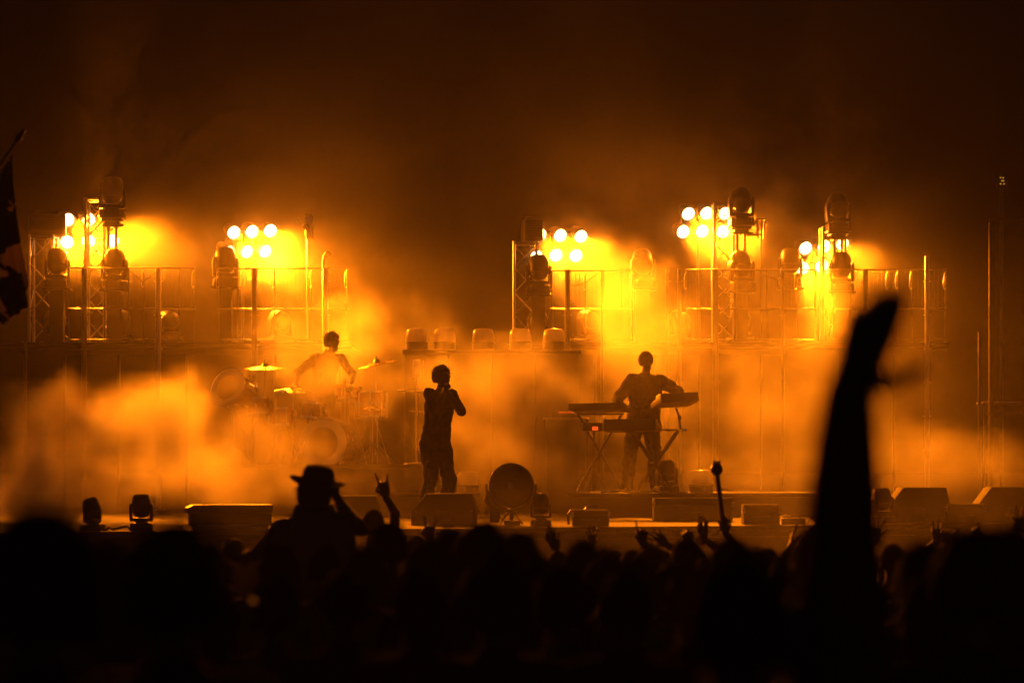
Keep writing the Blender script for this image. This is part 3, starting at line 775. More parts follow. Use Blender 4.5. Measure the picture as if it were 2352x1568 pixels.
def make_hand(curl, spread, thumb_out, thumb_curl=.3, fat=1.0):
    """wrist at 0, fingers along +Z, palm facing -Y, thumb on +X"""
    b = MB()
    kn = [(.032, .0, .088), (.011, .0, .094), (-.011, .0, .09), (-.031, .003, .08)]
    ln = [(.042, .025, .02), (.046, .029, .021), (.042, .027, .02), (.033, .02, .018)]
    for x, y, z in kn: b.capsule((x * .75, 0, .012), (x, y, z), .0125, .0105)
    b.capsule((-.02, .004, .035), (.022, .004, .04), .013, .014)
    b.capsule((0, 0, -.03), (0, 0, .02), .026, .024)
    for i in range(4):
        p = V(kn[i]); a = 0
        sp = math.radians(spread) * (1.5 - i) * .7
        for j in range(3):
            a += math.radians(curl[i]) * (.8 if j == 0 else 1.0)
            d = V((math.sin(sp) * math.cos(a), -math.sin(a), math.cos(a) * math.cos(sp)))
            q = p + d * ln[i][j]
            b.capsule(p, q, (.0095 - j * .001) * fat, (.0088 - j * .001) * fat, 8); p = q
    t0 = V((.02, -.006, .02)); a = math.radians(thumb_out)
    d = V((math.sin(a), -.35, math.cos(a))).normalized(); p = t0 + d * .045
    b.capsule(t0, p, .015 * fat, .0115 * fat)
    d2 = (d + V((-.3 * thumb_curl * 2, -.5 * thumb_curl, .5 * thumb_curl))).normalized(); q = p + d2 * .034
    b.capsule(p, q, .0112 * fat, .0095 * fat)
    d3 = (d2 + V((-.6 * thumb_curl, -.6 * thumb_curl, .2))).normalized(); b.capsule(q, q + d3 * .026, .0095 * fat, .008 * fat)
    return remesh(b, .0042, 1)
HANDS = dict(
    horns=make_hand((4, 88, 88, 6), 8, 60, 1.6),
    open=make_hand((6, 4, 8, 14), 22, 55, .1),
    flat=make_hand((8, 6, 8, 10), 3, 25, .3),
    relaxed=make_hand((28, 30, 34, 38), 8, 45, .5),
    point=make_hand((3, 80, 85, 88), 5, 40, 1.2),
    fist=make_hand((86, 88, 88, 88), 0, 50, 1.6),
    grip=make_hand((58, 60, 62, 62), 0, 50, 1.2),
    three=make_hand((5, 3, 8, 60), 26, 40, .9),
    wave=make_hand((8, 10, 16, 24), 1, 58, .1, 1.4),
    keys=make_hand((24, 24, 24, 26), 10, 42, .3),
)
def hair_mesh(kind, seed):
    rg = random.Random(seed); b = MB()
    prm = dict(short=(1.06, .03, .02), bushy=(1.28, .1, .06), curly=(1.45, .14, .08), long=(1.14, .05, .03), spiky=(1.15, .16, .035))[kind]
    k, am, sl = prm
    n = 26
    vs = []
    for i in range(15):
        th = math.pi * i / 14
        for j in range(n):
            ph = 2 * math.pi * j / n
            d = V((math.sin(th) * math.cos(ph), math.sin(th) * math.sin(ph), math.cos(th)))
            # the front (facing -Y) is cut high above the face, the back reaches the nape
            low = (.5 if d.y < -.62 else .2 if d.y < -.5 else -.3 if d.y < -.35 else -.66) if kind != 'long' else (-.1 if d.y < -.6 else -.7)
            r_ = k + am * (math.sin(5 * ph + seed) * math.sin(4 * th + seed * 2) + .6 * rg.uniform(-1, 1)) * .6
            v = V((d.x * .079 * r_, d.y * .099 * r_ + .012, d.z * .098 * r_ + .035))
            if d.z < low:
                f = max(0, 1 - (low - d.z) * 2.2)
                v = V((d.x * .066, d.y * .08 + .014, max(v.z, low * .098 + .03))) if kind != 'long' else V((d.x * .085, .03 + abs(d.y) * .07, v.z - .15 * (low - d.z) * 3))
            vs.append(v)
    fs = [(i * n + j, i * n + (j + 1) % n, (i + 1) * n + (j + 1) % n, (i + 1) * n + j) for i in range(14) for j in range(n)]
    b.add(vs, fs)
    for q in range(420 if kind != 'short' else 220):
        th = math.acos(rg.uniform(-.45, 1)); ph = rg.uniform(0, 2 * math.pi)
        d = V((math.sin(th) * math.cos(ph), math.sin(th) * math.sin(ph), math.cos(th)))
        if d.y < -.2 and d.z < .1: continue
        p = V((d.x * .079 * k, d.y * .099 * k + .012, d.z * .098 * k + .035))
        t = V((rg.uniform(-1, 1), rg.uniform(-1, 1), rg.uniform(-1, 1))).cross(d).normalized()
        e = p + d * sl * rg.uniform(.3, 1.1) + t * sl * rg.uniform(-.5, .9)
        w = .0022
        u = d.cross(t) * w
        b.add([p - u - d * .01, p + u - d * .01, e], [(0, 1, 2)])
    return b.mesh('hair', 0, 60)
HAIR = {(k, s_): hair_mesh(k, s_) for k, s_ in (('short', 1), ('short', 2), ('bushy', 3), ('bushy', 4), ('curly', 5), ('long', 6), ('spiky', 7), ('curly', 8))}

def ik(S, W, l1, l2, pole):
    d = W - S; L = min(d.length, (l1 + l2) * .995); u = d.normalized()
    a = (l1 * l1 - l2 * l2 + L * L) / (2 * L); h = math.sqrt(max(1e-6, l1 * l1 - a * a))
    pl = pole - u * pole.dot(u); pl.normalize()
    return S + u * a + pl * h, S + u * L
def person(label, base, H, yaw=180, arms=(), hair=('short', 1), hairm='hair', shirt='shirt', skin='skin2', trousers='denim', lean=(0, 0), head_off=(0, 0, 0), head_yaw=0, voxel=.016,
           legs=None, group='people in the crowd', sleeve='long', knees=None, simple=False, bulk=1.0, legbulk=None, armbulk=None, folds=0.0, wrist_r=None):
    """canonical body 1.75 m facing -Y, then turned by yaw; arms: dicts in world space"""
    s_ = H / 1.75
    base = V(base)
    Rz = M.Rotation(math.radians(yaw), 4, 'Z')
    W2L = (M.Translation(base) @ Rz @ M.Scale(s_, 4)).inverted()
    lx, ly = lean
    lb = legbulk or bulk; ab = armbulk or bulk
    bones = []                                               # a, b, ra, rb, material index
    b = MB()
    def cap(a, c, ra, rb, mi): b.capsule(a, c, ra, rb, 10); bones.append((V(a), V(c), ra, rb, mi))
    # torso as a loft of ellipses
    secs = [(.83, .15, .115, 0), (.85, .176, .13, 0), (.92, .172, .124, .06), (1.02, .158, .11, .2), (1.12, .15, .105, .4), (1.24, .17, .118, .62), (1.34, .18, .12, .82), (1.41, .165, .1, .95), (1.46, .1, .075, 1.0), (1.485, .05, .05, 1.03)]
    n = 18; vs = []; fs = []
    for z, rx, ry, k in secs:
        for j in range(n):
            w = 2 * math.pi * j / n
            vs.append((lx * k + rx * bulk * math.cos(w), ly * k + ry * bulk * math.sin(w), z))
    for i in range(len(secs) - 1):
        for j in range(n): fs.append((i * n + j, i * n + (j + 1) % n, (i + 1) * n + (j + 1) % n, (i + 1) * n + j))
    fs += [tuple(range(n - 1, -1, -1)), tuple((len(secs) - 1) * n + j for j in range(n))]
    b.add(vs, fs)
    bones.append((V((0, 0, .98)), V((lx, ly, 1.38)), .16, .17, 0))
    bones.append((V((-.06, 0, .88)), V((.06, 0, .88)), .13, .13, 2))
    hc = V((lx, ly, 1.62)) + V(head_off)
    cap((lx, ly, 1.44), hc + V((0, .015, -.08)), .062, .055, 1)
    Hm = M.Translation(hc) @ M.Rotation(math.radians(head_yaw), 4, 'Z')
    for c, r_ in (((0, .012, .035), (.077, .096, .092)), ((0, -.03, -.045), (.056, .062, .072)), ((0, -.062, -.09), (.03, .028, .022)), ((0, -.088, .03), (.05, .015, .02))):
        b.ball(Hm @ V(c), r_, 14, None)
    b.capsule(Hm @ V((0, -.088, .02)), Hm @ V((0, -.112, -.018)), .009, .014, 8)
    b.capsule(Hm @ V((-.018, -.085, -.058)), Hm @ V((.018, -.085, -.058)), .01, .01, 8)
    for sx in (-1, 1): b.ball(Hm @ V((sx * .08, .012, .0)), (.014, .022, .034), 10)
    bones.append((hc + V((0, 0, -.08)), hc + V((0, 0, .06)), .1, .1, 1))
    # legs
    lg = legs or [((-.09, 0, .9), (-.105, -.02, .5), (-.11, .02, .09)), ((.09, 0, .9), (.105, -.02, .5), (.11, .02, .09))]
    for hp, kn_, an in lg:
        cap(hp, kn_, .098 * lb, .07 * lb, 2); cap(kn_, V(kn_).lerp(V(an), .4), .07 * lb, .066 * lb, 2); cap(V(kn_).lerp(V(an), .4), an, .068 * lb, .055 * lb, 2)
        cap(V(an) + V((0, .03, -.045)), V(an) + V((0, -.13, -.055)), .042, .034, 3)
    # arms
    todo = {-1: None, 1: None}
    for a in arms: todo[a['side']] = a
    parts = []
    for sd in (-1, 1):
        a = todo[sd]
        S = V((lx + sd * .178, ly, 1.405))
        if a is None:
            E = S + V((sd * .05, .02, -.28)); Wr = E + V((sd * .01, -.08, -.24)); tip = V((0, -.15, -1)); pn = V((-sd, 0, 0)); hd = 'relaxed'
        else:
            Wr = W2L @ V(a['wrist']); pole = W2L.to_3x3() @ V(a.get('pole', (sd * .6, 0, -1)))
            if Wr.z > 1.4: S = S + V((-sd * .02, 0, .05))
            E, Wr = (W2L @ V(a['elbow']), Wr) if 'elbow' in a else ik(S, Wr, .295, .265, pole)
            tip = W2L.to_3x3() @ V(a['tip']); pn = W2L.to_3x3() @ V(a['palm']); hd = a['hand']
        cap((lx + sd * .1, ly, 1.40), S, .07, .066, 0)
        cap(S, E, .058 * ab, .047 * ab, 0)
        mi = 0 if sleeve == 'long' else 1
        cap(E, E.lerp(Wr, .35), .044 * ab, .043 * ab, mi); cap(E.lerp(Wr, .35), Wr, .043 * ab, wrist_r or .028 * (1 + (ab - 1) * .6), mi)
        if not simple:
            z_ = tip.normalized(); y_ = -(pn - z_ * pn.dot(z_)).normalized(); x_ = y_.cross(z_)
            mir = (a or {}).get('mirror', sd > 0)
            if mir: x_ = -x_
            R_ = np.array([[x_[i], y_[i], z_[i]] for i in range(3)])
            hv, hf = HANDS[hd]
            k = 1.06 if hd == 'wave' else 1.04
            parts.append((hv * k @ R_.T + np.array(Wr), [q[::-1] for q in hf] if mir else hf))
    vs, fs = remesh(b, voxel, 3)
    # material by nearest bone
    cen = np.array([vs[list(q)].mean(axis=0) for q in fs])
    best = np.full(len(fs), 1e9); mi = np.zeros(len(fs), int)
    for a, c, ra, rb, m_ in bones:
        A = np.array(a); D = np.array(c) - A; LL = max(1e-9, D @ D)
        tt = np.clip(((cen - A) @ D) / LL, 0, 1)
        dist = np.linalg.norm(cen - (A + tt[:, None] * D), axis=1) - (ra + (rb - ra) * tt)
        k = dist < best; best[k] = dist[k]; mi[k] = m_
    if folds:                                                # loose cloth: creases and bulges pushed into the clothed surface
        cl = np.zeros(len(vs)); cnt = np.zeros(len(vs))
        nr = np.zeros((len(vs), 3))
        for q, m_ in zip(fs, mi):
            A = vs[list(q)]; nn = np.cross(A[1] - A[0], A[2] - A[0]); nn /= (np.linalg.norm(nn) + 1e-12)
            for i in q: nr[i] += nn; cnt[i] += 1; cl[i] += m_ in (0, 2)
        nr /= (np.linalg.norm(nr, axis=1)[:, None] + 1e-9)
        out = vs.copy()
        for i in range(len(vs)):
            if cl[i] == cnt[i]:
                p = vs[i]
                f = abs(mnoise.noise(V((p[0] * 9, p[1] * 9, p[2] * 5.5 + 3)))) + .6 * abs(mnoise.noise(V((p[0] * 20, p[1] * 20, p[2] * 15))))
                out[i] = p + nr[i] * folds * (f - .18)
        vs = out
    mi = list(mi); vs = list(map(tuple, vs)); fs = list(fs)
    for hv, hf in parts:
        o = len(vs); vs += list(map(tuple, hv)); fs += [tuple(i + o for i in q) for q in hf]; mi += [1] * len(hf)
    me = bpy.data.meshes.new('body')
    me.from_pydata(vs, [], fs)
    for k in (shirt, skin, trousers, 'shoe'): me.materials.append(MAT[k])
    me.polygons.foreach_set('material_index', mi)
    me.shade_smooth()
    t = thing('person', label, 'person', base, math.radians(yaw), group)
    t.scale = (s_,) * 3
    link('body', me, None, t)
    if hair:
        hm = HAIR[hair]
        if not hm.materials: hm.materials.append(MAT[hairm])
        link('hair', hm, None, t, mw=Hm @ M.Scale(1.1 if folds else 1.02, 4))
    t['_head'] = tuple(hc)
    return t, Hm, s_

# --- performers
SY = 29.9
sb = V((X(1000, SY), SY, STAGE_Z))
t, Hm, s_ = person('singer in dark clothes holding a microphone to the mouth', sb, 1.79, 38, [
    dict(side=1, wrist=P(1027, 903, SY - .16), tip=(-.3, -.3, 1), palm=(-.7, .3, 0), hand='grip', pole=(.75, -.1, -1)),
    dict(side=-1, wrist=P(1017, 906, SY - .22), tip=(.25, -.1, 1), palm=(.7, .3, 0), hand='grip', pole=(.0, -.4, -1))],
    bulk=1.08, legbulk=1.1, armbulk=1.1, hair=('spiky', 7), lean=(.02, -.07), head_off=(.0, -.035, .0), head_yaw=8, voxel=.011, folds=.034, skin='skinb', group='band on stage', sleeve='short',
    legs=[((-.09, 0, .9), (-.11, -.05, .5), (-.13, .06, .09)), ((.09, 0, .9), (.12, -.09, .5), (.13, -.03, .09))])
mt = thing('microphone', 'microphone in the hands of the singer', 'microphone', P(1026, 888, SY - .24))
mm = aim((-.25, .7, .5))
b = MB(); b.lathe([(.011, -.16), (.013, -.05), (.018, .01)], 14, mm); b.build('handle', 'black', mt)
b = MB(); b.lathe([(.018, .01), (.025, .02), (.027, .04), (.022, .06), (.01, .068), (.001, .07)], 14, mm); b.build('grille', 'steel', mt)
KP = 33.95
kb = V((X(1478, KP), KP, RISER_Z))
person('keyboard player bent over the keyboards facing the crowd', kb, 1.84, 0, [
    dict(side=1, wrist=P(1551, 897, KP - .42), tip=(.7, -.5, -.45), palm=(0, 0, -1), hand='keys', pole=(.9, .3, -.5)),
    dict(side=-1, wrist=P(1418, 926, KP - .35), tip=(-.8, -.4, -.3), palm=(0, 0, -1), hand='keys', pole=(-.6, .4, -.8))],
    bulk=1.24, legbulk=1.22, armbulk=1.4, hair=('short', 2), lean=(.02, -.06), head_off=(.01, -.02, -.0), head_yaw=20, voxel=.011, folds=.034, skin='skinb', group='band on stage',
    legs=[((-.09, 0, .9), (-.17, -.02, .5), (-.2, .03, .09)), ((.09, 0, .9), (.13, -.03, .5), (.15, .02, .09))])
DY = 35.9
db = V((X(737, DY), DY, DRUM_Z))
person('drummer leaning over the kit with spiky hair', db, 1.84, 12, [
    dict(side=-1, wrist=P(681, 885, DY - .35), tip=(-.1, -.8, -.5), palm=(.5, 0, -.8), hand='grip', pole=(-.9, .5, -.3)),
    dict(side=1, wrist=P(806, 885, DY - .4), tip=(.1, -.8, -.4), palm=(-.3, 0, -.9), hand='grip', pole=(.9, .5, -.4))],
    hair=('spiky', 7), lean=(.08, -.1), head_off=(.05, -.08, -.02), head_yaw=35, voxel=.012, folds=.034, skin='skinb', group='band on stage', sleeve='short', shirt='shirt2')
for lab, a, c in [('drumstick at the left side of the drummer', (681, 886, DY - .43), (668, 893, DY - .78)), ('drumstick over the hi-hat held by the drummer', (806, 886, DY - .48), (822, 868, DY - .8))]:
    b = MB(); b.path([P(*a), P(*a).lerp(P(*c), .9), P(*c)], [.008, .006, .004], 8)
    tag(b.build('drumstick', 'wood'), lab, 'drumstick', 'drumsticks')

# --- the crowd
def crowd(label, x, top, Y, hair=('short', 1), hairm='hair', arms=(), dz=0, extra=.0, **kw):
    gz = ground_z(Y)
    hfac = {'short': .012, 'bushy': .03, 'curly': .045, 'long': .02, 'spiky': .03}[hair[0]] if hair else 0
    H = (Z(top, Y) - gz) / (1 + hfac / 1.75) 
    A = []
    for a in arms:
        a = dict(a); a['wrist'] = P(a['px'][0], a['px'][1], Y + a.get('dy', .05)); A.append(a)
    return person(label, (X(x, Y), Y, gz), H, 180 + kw.pop('turn', 0), A, hair=hair, hairm=hairm, **kw)
crowd('blurred bushy-haired head at the far left corner of the crowd', 100, 1182, 5.3, ('curly', 5), voxel=.02, bulk=1.15)
crowd('blurred big round head at left below the long black cabinet', 397, 1214, 6.1, ('curly', 8), voxel=.02, bulk=1.15)
crowd('dark head between the two big blurred heads at left', 250, 1238, 10.0, ('short', 1), voxel=.02)
crowd('head right beside the big blurred head below the long cabinet', 478, 1252, 13.0, ('short', 2), voxel=.02)
crowd('small head under the raised fist at left', 512, 1284, 17.0, ('short', 2), voxel=.02)
# hat man
HYY = 16.5
gz = ground_z(HYY)
t, Hm, s_ = person('tall person in a brimmed hat with one hand at the brim', (X(722, HYY), HYY, gz), Z(1066, HYY) - gz, 180, [
    dict(side=-1, wrist=P(780, 1152, HYY + .08), elbow=P(831, 1216, HYY + .22), tip=(-.35, 0, 1), palm=(-1, .2, 0), hand='flat'),
    dict(side=1, wrist=P(552, 1281, HYY + .2), elbow=P(592, 1272, HYY + .1), tip=(-.8, 0, .6), palm=(0, 1, .2), hand='fist')],
    hair=('long', 6), voxel=.016, sleeve='short', shirt='shirt2', bulk=1.25, armbulk=.92, head_off=(0, 0, -.055))
b = MB(); b.lathe([(.17, 1.36), (.15, 1.43), (.115, 1.49), (.1, 1.53), (.085, 1.54), (.09, 1.48), (.1, 1.4)], 20, M.Diagonal((1.05, .9, 1, 1))); b.build('hood', 'shirt2', t, 0, 60)
hw = t.matrix_basis @ Hm
hat = thing('hat', 'dark felt hat with wide brim on the tall person', 'hat', V((X(729, HYY), HYY, Z(1108, HYY))))
hat.rotation_euler = (.12, .16, 0)
b = MB(); b.lathe([(.10, .0), (.104, .04), (.1, .075), (.084, .1), (.05, .108), (.001, .106)], 26, M.Diagonal((1.0, 1.12, 1, 1))); b.build('crown', 'felt', hat, 0, 50)
b = MB()
pr = []
for k in range(40):
    a = 2 * math.pi * k / 40
    for rr, zz in ((.095, .006), (.14, .0), (.18, .012 * math.cos(2 * a) + .006), (.181, .012 * math.cos(2 * a)), (.14, -.006), (.095, -.004)): pr.append((rr * math.cos(a), 1.1 * rr * math.sin(a), zz))
b.add(pr, [(k * 6 + j, ((k + 1) % 40) * 6 + j, ((k + 1) % 40) * 6 + (j + 1) % 6, k * 6 + (j + 1) % 6) for k in range(40) for j in range(6)]); b.build('brim', 'felt', hat, 0, 60)
b = MB(); b.lathe([(.1035, .012), (.1045, .014), (.1045, .04), (.103, .042)], 26, M.Diagonal((1.0, 1.12, 1, 1))); b.build('hat_band', 'shirt', hat)

crowd('person at the stage raising a hand with index and little finger up', 857, 1169, 22.6, ('short', 1), 'hair2', [
    dict(side=-1, px=(886, 1138), elbow=P(907, 1178, 22.75), tip=(-.2, 0, 1), palm=(0, 1, 0), hand='horns')], sleeve='short', turn=0, voxel=.012, armbulk=.8)
crowd('round blurred head below the hand with two fingers up', 892, 1201, 13.0, ('bushy', 4), voxel=.02)
crowd('person with a small two-finger hand sign below the singer wedge monitor', 957, 1230, 21.0, ('short', 2), arms=[dict(side=-1, px=(985, 1237), tip=(.1, 0, 1), palm=(0, 1, 0), hand='horns', pole=(.6, 0, -1))], voxel=.018, sleeve='short')
crowd('fuzzy head in front of the wedge monitor', 1032, 1216, 14.0, ('bushy', 3), voxel=.02)
crowd('large fuzzy head below the big round light', 1110, 1206, 11.0, ('curly', 8), voxel=.02)
crowd('head below the moving head right of the round light', 1192, 1226, 12.5, ('bushy', 4), voxel=.02)
crowd('person with a flat hand raised left of the black amplifier', 1280, 1264, 18.5, ('short', 1), arms=[dict(side=1, px=(1278, 1262), tip=(-.45, 0, 1), palm=(.6, 1, 0), hand='flat', pole=(-.4, 0, -1))], voxel=.018, sleeve='short')
crowd('dark round head below the black amplifier', 1338, 1246, 13.2, ('bushy', 3), voxel=.02)
crowd('person with a spread open hand below the black amplifier', 1380, 1268, 23.0, ('short', 2), arms=[dict(side=1, px=(1360, 1252), tip=(-.05, 0, 1), palm=(0, 1, 0), hand='open', pole=(-.5, 0, -1))], voxel=.018, sleeve='short')
crowd('small head between the open hand and the pointing hand', 1412, 1264, 22.0, ('short', 1), voxel=.02)
crowd('person raising a pointing finger under the keyboards', 1450, 1261, 18.8, ('short', 2), arms=[dict(side=-1, px=(1478, 1248), tip=(-.1, 0, 1), palm=(0, 1, 0), hand='point', pole=(.6, 0, -1))], voxel=.018, sleeve='short')
crowd('person with a tilted spread hand under the long dark case', 1503, 1263, 20.0, ('short', 1), arms=[dict(side=-1, px=(1532, 1250), tip=(-.9, 0, .75), palm=(0, 1, .1), hand='open', pole=(.6, 0, -1))], voxel=.018, sleeve='short')
crowd('blurred dark head just below the closed fist left of the stick', 1578, 1240, 14.0, ('bushy', 4), arms=[], voxel=.02)
crowd('person holding up a closed fist and a flat hand left of the stick', 1602, 1262, 20.5, ('short', 2), arms=[
    dict(side=1, px=(1584, 1247), tip=(-.35, 0, 1), palm=(0, 1, 0), hand='fist', pole=(-.4, 0, -1)),
    dict(side=-1, px=(1616, 1236), tip=(.0, 0, 1), palm=(0, 1, 0), hand='flat', pole=(.5, 0, -1))], voxel=.018, sleeve='short')
crowd('person holding up a ball-ended stick', 1706, 1258, 20.2, ('short', 1), arms=[dict(side=1, px=(1667, 1222), tip=(-.25, 0, 1), palm=(0, 1, 0), hand='grip', pole=(.3, 0, -1))], voxel=.016, sleeve='short')
st_ = thing('ball_stick', 'black stick with a round ball end held above the crowd', 'stick', P(1662, 1209, 20.22))
tp = P(1646, 1077, 20.22) - P(1662, 1209, 20.22); up = tp.normalized()
b = MB(); b.tube(-up * .07, tp, .017, .019, 12); b.build('stick', 'black', st_)
b = MB(); b.ball(tp, (.049, .049, .052), 18); b.build('ball', 'black', st_)
for k in range(5):
    a = k * 1.25; b = MB(); b.ball(tp + V((.022 * math.cos(a), .022 * math.sin(a), .055)), .012, 8); b.build('bump', 'black', st_)
b = MB(); b.path([(.0, -.02, -.03), (-.05, -.03, -.04), (-.075, -.03, -.055)], .004, 6); b.build('strap', 'wood', st_)
crowd('blurred round head below the ball-ended stick', 1680, 1240, 11.2, ('bushy', 3), voxel=.02)
crowd('head right of the blurred one below the stick', 1764, 1258, 15.0, ('short', 2), voxel=.02)
crowd('person with a thumb-like hand up left of the raised arm', 1815, 1256, 19.0, ('short', 1), arms=[dict(side=1, px=(1814, 1258), tip=(.2, 0, 1), palm=(1, 0, 0), hand='flat', pole=(-.4, 0, -1))], voxel=.018, sleeve='short')
crowd('blurred head pressed against the raised arm on its left', 1874, 1206, 9.0, ('short', 1), voxel=.02)
# near raised arm
AY = 4.4
gz = 0
person('blurred person close to us with one arm stretched straight up', (X(1690, AY), AY, 0), 1.84, 180, [
    dict(side=-1, wrist=P(1948, 905, AY), tip=(.36, 0, 1), palm=(.1, 1, 0), hand='wave', elbow=P(1934, 1285, AY), mirror=True)],
    hair=('short', 2), shirt='shirt3', voxel=.016, armbulk=1.55, wrist_r=.046)
crowd('round dark head just right of the big raised arm', 2052, 1249, 16.5, ('short', 2), voxel=.018)
crowd('small person raising four fingers right of the big arm', 2030, 1270, 23.0, ('short', 1), arms=[dict(side=1, px=(2014, 1237), tip=(.0, 0, 1), palm=(0, 1, 0), hand='open', pole=(-.4, 0, -1))], voxel=.018, sleeve='short')
crowd('blurred head left of the spread hand at right', 2122, 1251, 9.0, ('bushy', 4), voxel=.02)
crowd('person with a half curled hand up under the right wedge', 2166, 1270, 22.5, ('short', 2), arms=[
    dict(side=1, px=(2152, 1240), tip=(-.1, 0, 1), palm=(.4, 1, 0), hand='three', pole=(-.4, 0, -1)),
    dict(side=-1, px=(2176, 1248), tip=(-.1, 0, 1), palm=(0, 1, 0), hand='fist', pole=(.4, 0, -1))], voxel=.018, sleeve='short')
crowd('person with curled fingers raised under the low box at right', 2206, 1268, 23.5, ('short', 1), arms=[dict(side=1, px=(2194, 1246), tip=(.0, 0, 1), palm=(.5, 1, 0), hand='grip', pole=(-.4, 0, -1))], voxel=.018, sleeve='short')
crowd('wide blurred head near the right edge', 2236, 1225, 6.8, ('curly', 5), voxel=.02)
crowd('person with a pointed fingertip showing over the right heads', 2262, 1262, 20.0, ('short', 2), arms=[dict(side=1, px=(2245, 1242), tip=(-.12, 0, 1), palm=(0, 1, 0), hand='point', pole=(-.4, 0, -1))], voxel=.018, sleeve='short')
crowd('blurred head at the right edge below the raised fingers', 2322, 1219, 9.2, ('bushy', 3), voxel=.02)
crowd('person raising three fingers at the right edge', 2372, 1240, 16.5, ('short', 1), arms=[dict(side=1, px=(2340, 1222), tip=(.05, 0, 1), palm=(0, 1, 0), hand='three', pole=(-.4, 0, -1))], voxel=.018, sleeve='short')
# the dark mass of people nearest to us, then the row behind them
ORD = ['first', 'second', 'third', 'fourth', 'fifth', 'sixth', 'seventh', 'eighth', 'ninth', 'tenth', 'eleventh', 'twelfth', 'thirteenth', 'fourteenth', 'fifteenth', 'sixteenth', 'seventeenth', 'eighteenth', 'nineteenth', 'twentieth']
protos = []
near = sorted([(170, 1318, 7.4), (630, 1322, 9.3), (790, 1296, 8.6), (960, 1296, 8.4), (1140, 1290, 8.0), (1290, 1300, 8.6), (1440, 1298, 8.0), (1590, 1296, 8.6), (1800, 1330, 7.6), (1985, 1302, 8.4), (2140, 1310, 7.0), (20, 1330, 8.4), (345, 1330, 8.6), (2330, 1330, 7.4), (500, 1340, 9.3), (1690, 1320, 8.0)])
middle = sorted([(40, 1248, 11.5), (170, 1244, 11.0), (330, 1254, 12.0), (440, 1280, 11.4), (640, 1248, 12.5), (745, 1242, 12.0), (835, 1248, 11.5), (985, 1254, 11.4), (1065, 1248, 12.4), (1150, 1244, 11.2), (1232, 1268, 12.0), (1395, 1282, 12), (1470, 1286, 11.8), (1540, 1282, 12), (1625, 1274, 12.2), (1730, 1270, 12.0), (1815, 1270, 11.4), (2090, 1278, 11.2), (2185, 1260, 11.0), (2285, 1244, 11.4)])
rear = [(60 + 118 * i + 22 * math.sin(i * 2.3), 1268 + 9 * math.sin(i * 3.1), 15.6 + .7 * math.sin(i * 1.7)) for i in range(20) if not 480 < 60 + 118 * i < 600]
far = [(30 + 121 * i + 25 * math.sin(i * 1.3), 1276 + 8 * math.sin(i * 2.7), 21.4 + .9 * math.sin(i * 2.1)) for i in range(20)]
for row, lab, grp in ((near, 'black silhouette in the crowd along the bottom edge, %s from the left', 'dark crowd along the bottom'),
                      (middle, 'dark head in the crowd row behind the nearest silhouettes, %s from the left', 'middle rows of the dark crowd'),
                      (rear, 'dark head in the small-looking crowd row under the stage edge, %s from the left', 'rear rows of the dark crowd'),
                      (far, 'tiny dark head at the foot of the stage front, %s from the left', 'people at the foot of the stage')):
    for i, (x, top, Y) in enumerate(row):
        H = Z(top, Y) - ground_z(Y)
        if len(protos) < 4:
            t, Hm, s_ = person(lab % ORD[i], (X(x, Y), Y, ground_z(Y)), H - .03, 180, [], hair=[('short', 1), ('bushy', 4), ('curly', 8), ('long', 6)][i], shirt=['shirt', 'shirt2', 'shirt', 'shirt3'][i], voxel=.022, bulk=1.1, group=grp)
            protos.append(t)
        else:
            c = copy_thing(protos[(i * 3 + 1) % 4], (X(x, Y), Y, ground_z(Y)), math.radians(180 + rnd.uniform(-15, 15)), lab % ORD[i])
            c.scale = ((H - .03) / 1.75,) * 3
            c['group'] = grp
lt = thing('orange_light', 'small round orange light low in the dark crowd', 'lamp', P(581, 1378, 8.8))  # unidentified orange spot of light, built as a small glowing bulb
b = MB(); b.ball((0, 0, 0), .011, 10); b.build('bulb', 'ember', lt)
b = MB(); b.lathe([(.012, -.08), (.013, -.012), (.008, -.008)], 10); b.build('body', 'black', lt)

# --- flag at the left edge
FY = 20.0
fl = thing('flag', 'dark hanging flag on a slanted pole at the left edge', 'flag', (X(-60, FY), FY, ground_z(FY)))
base = V((X(-60, FY), FY, ground_z(FY)))
pa, pb = P(-190, 640, FY) - base, P(40, 322, FY) - base
pole_dir = (pb - pa).normalized()
foot = pa - pole_dir * 0.2
b = MB(); b.path([(-.75, 0, 1.2), foot, pa, pb], [.016, .015, .014, .012], 10); b.build('pole', 'dark_steel', fl)
b = MB(); b.path([pb - pole_dir * .02, pb + pole_dir * .02, pb + pole_dir * .09, pb + pole_dir * .13], [.012, .03, .014, .001], 10); b.build('finial', 'black', fl)
out = [(25, 372), (40, 470), (52, 570), (66, 655), (56, 668), (63, 697), (4, 748)]
rows = []
NR, NC = 40, 22
edge_r = [(28, 356), (34, 440), (44, 520), (54, 590), (66, 652), (57, 670), (64, 697), (62, 705)]
def lerp_e(E, u):
    q = u * (len(E) - 1); i = min(int(q), len(E) - 2); f = q - i
    return E[i][0] + (E[i + 1][0] - E[i][0]) * f, E[i][1] + (E[i + 1][1] - E[i][1]) * f
edge_l = [(-20, 430), (-90, 500), (-110, 560), (-90, 620), (-60, 680), (-30, 720), (-5, 740), (3, 747)]
vs, fs = [], []
for side in (0, 1):
    for i in range(NR + 1):
        u = i / NR
        xr, yr = lerp_e(edge_r, u); xl, yl = lerp_e(edge_l, u)
        for j in range(NC + 1):
            v = j / NC
            p = P(xl + (xr - xl) * v, yl + (yr - yl) * v, FY) - base
            p.y += .05 * math.sin(v * 17 + u * 3) * min(1, .3 + u) + .02 * math.sin(v * 31 - u * 7) + .003 * side
            p.x += .012 * math.sin(u * 14 + v * 5) * (1 - v)
            vs.append(p)
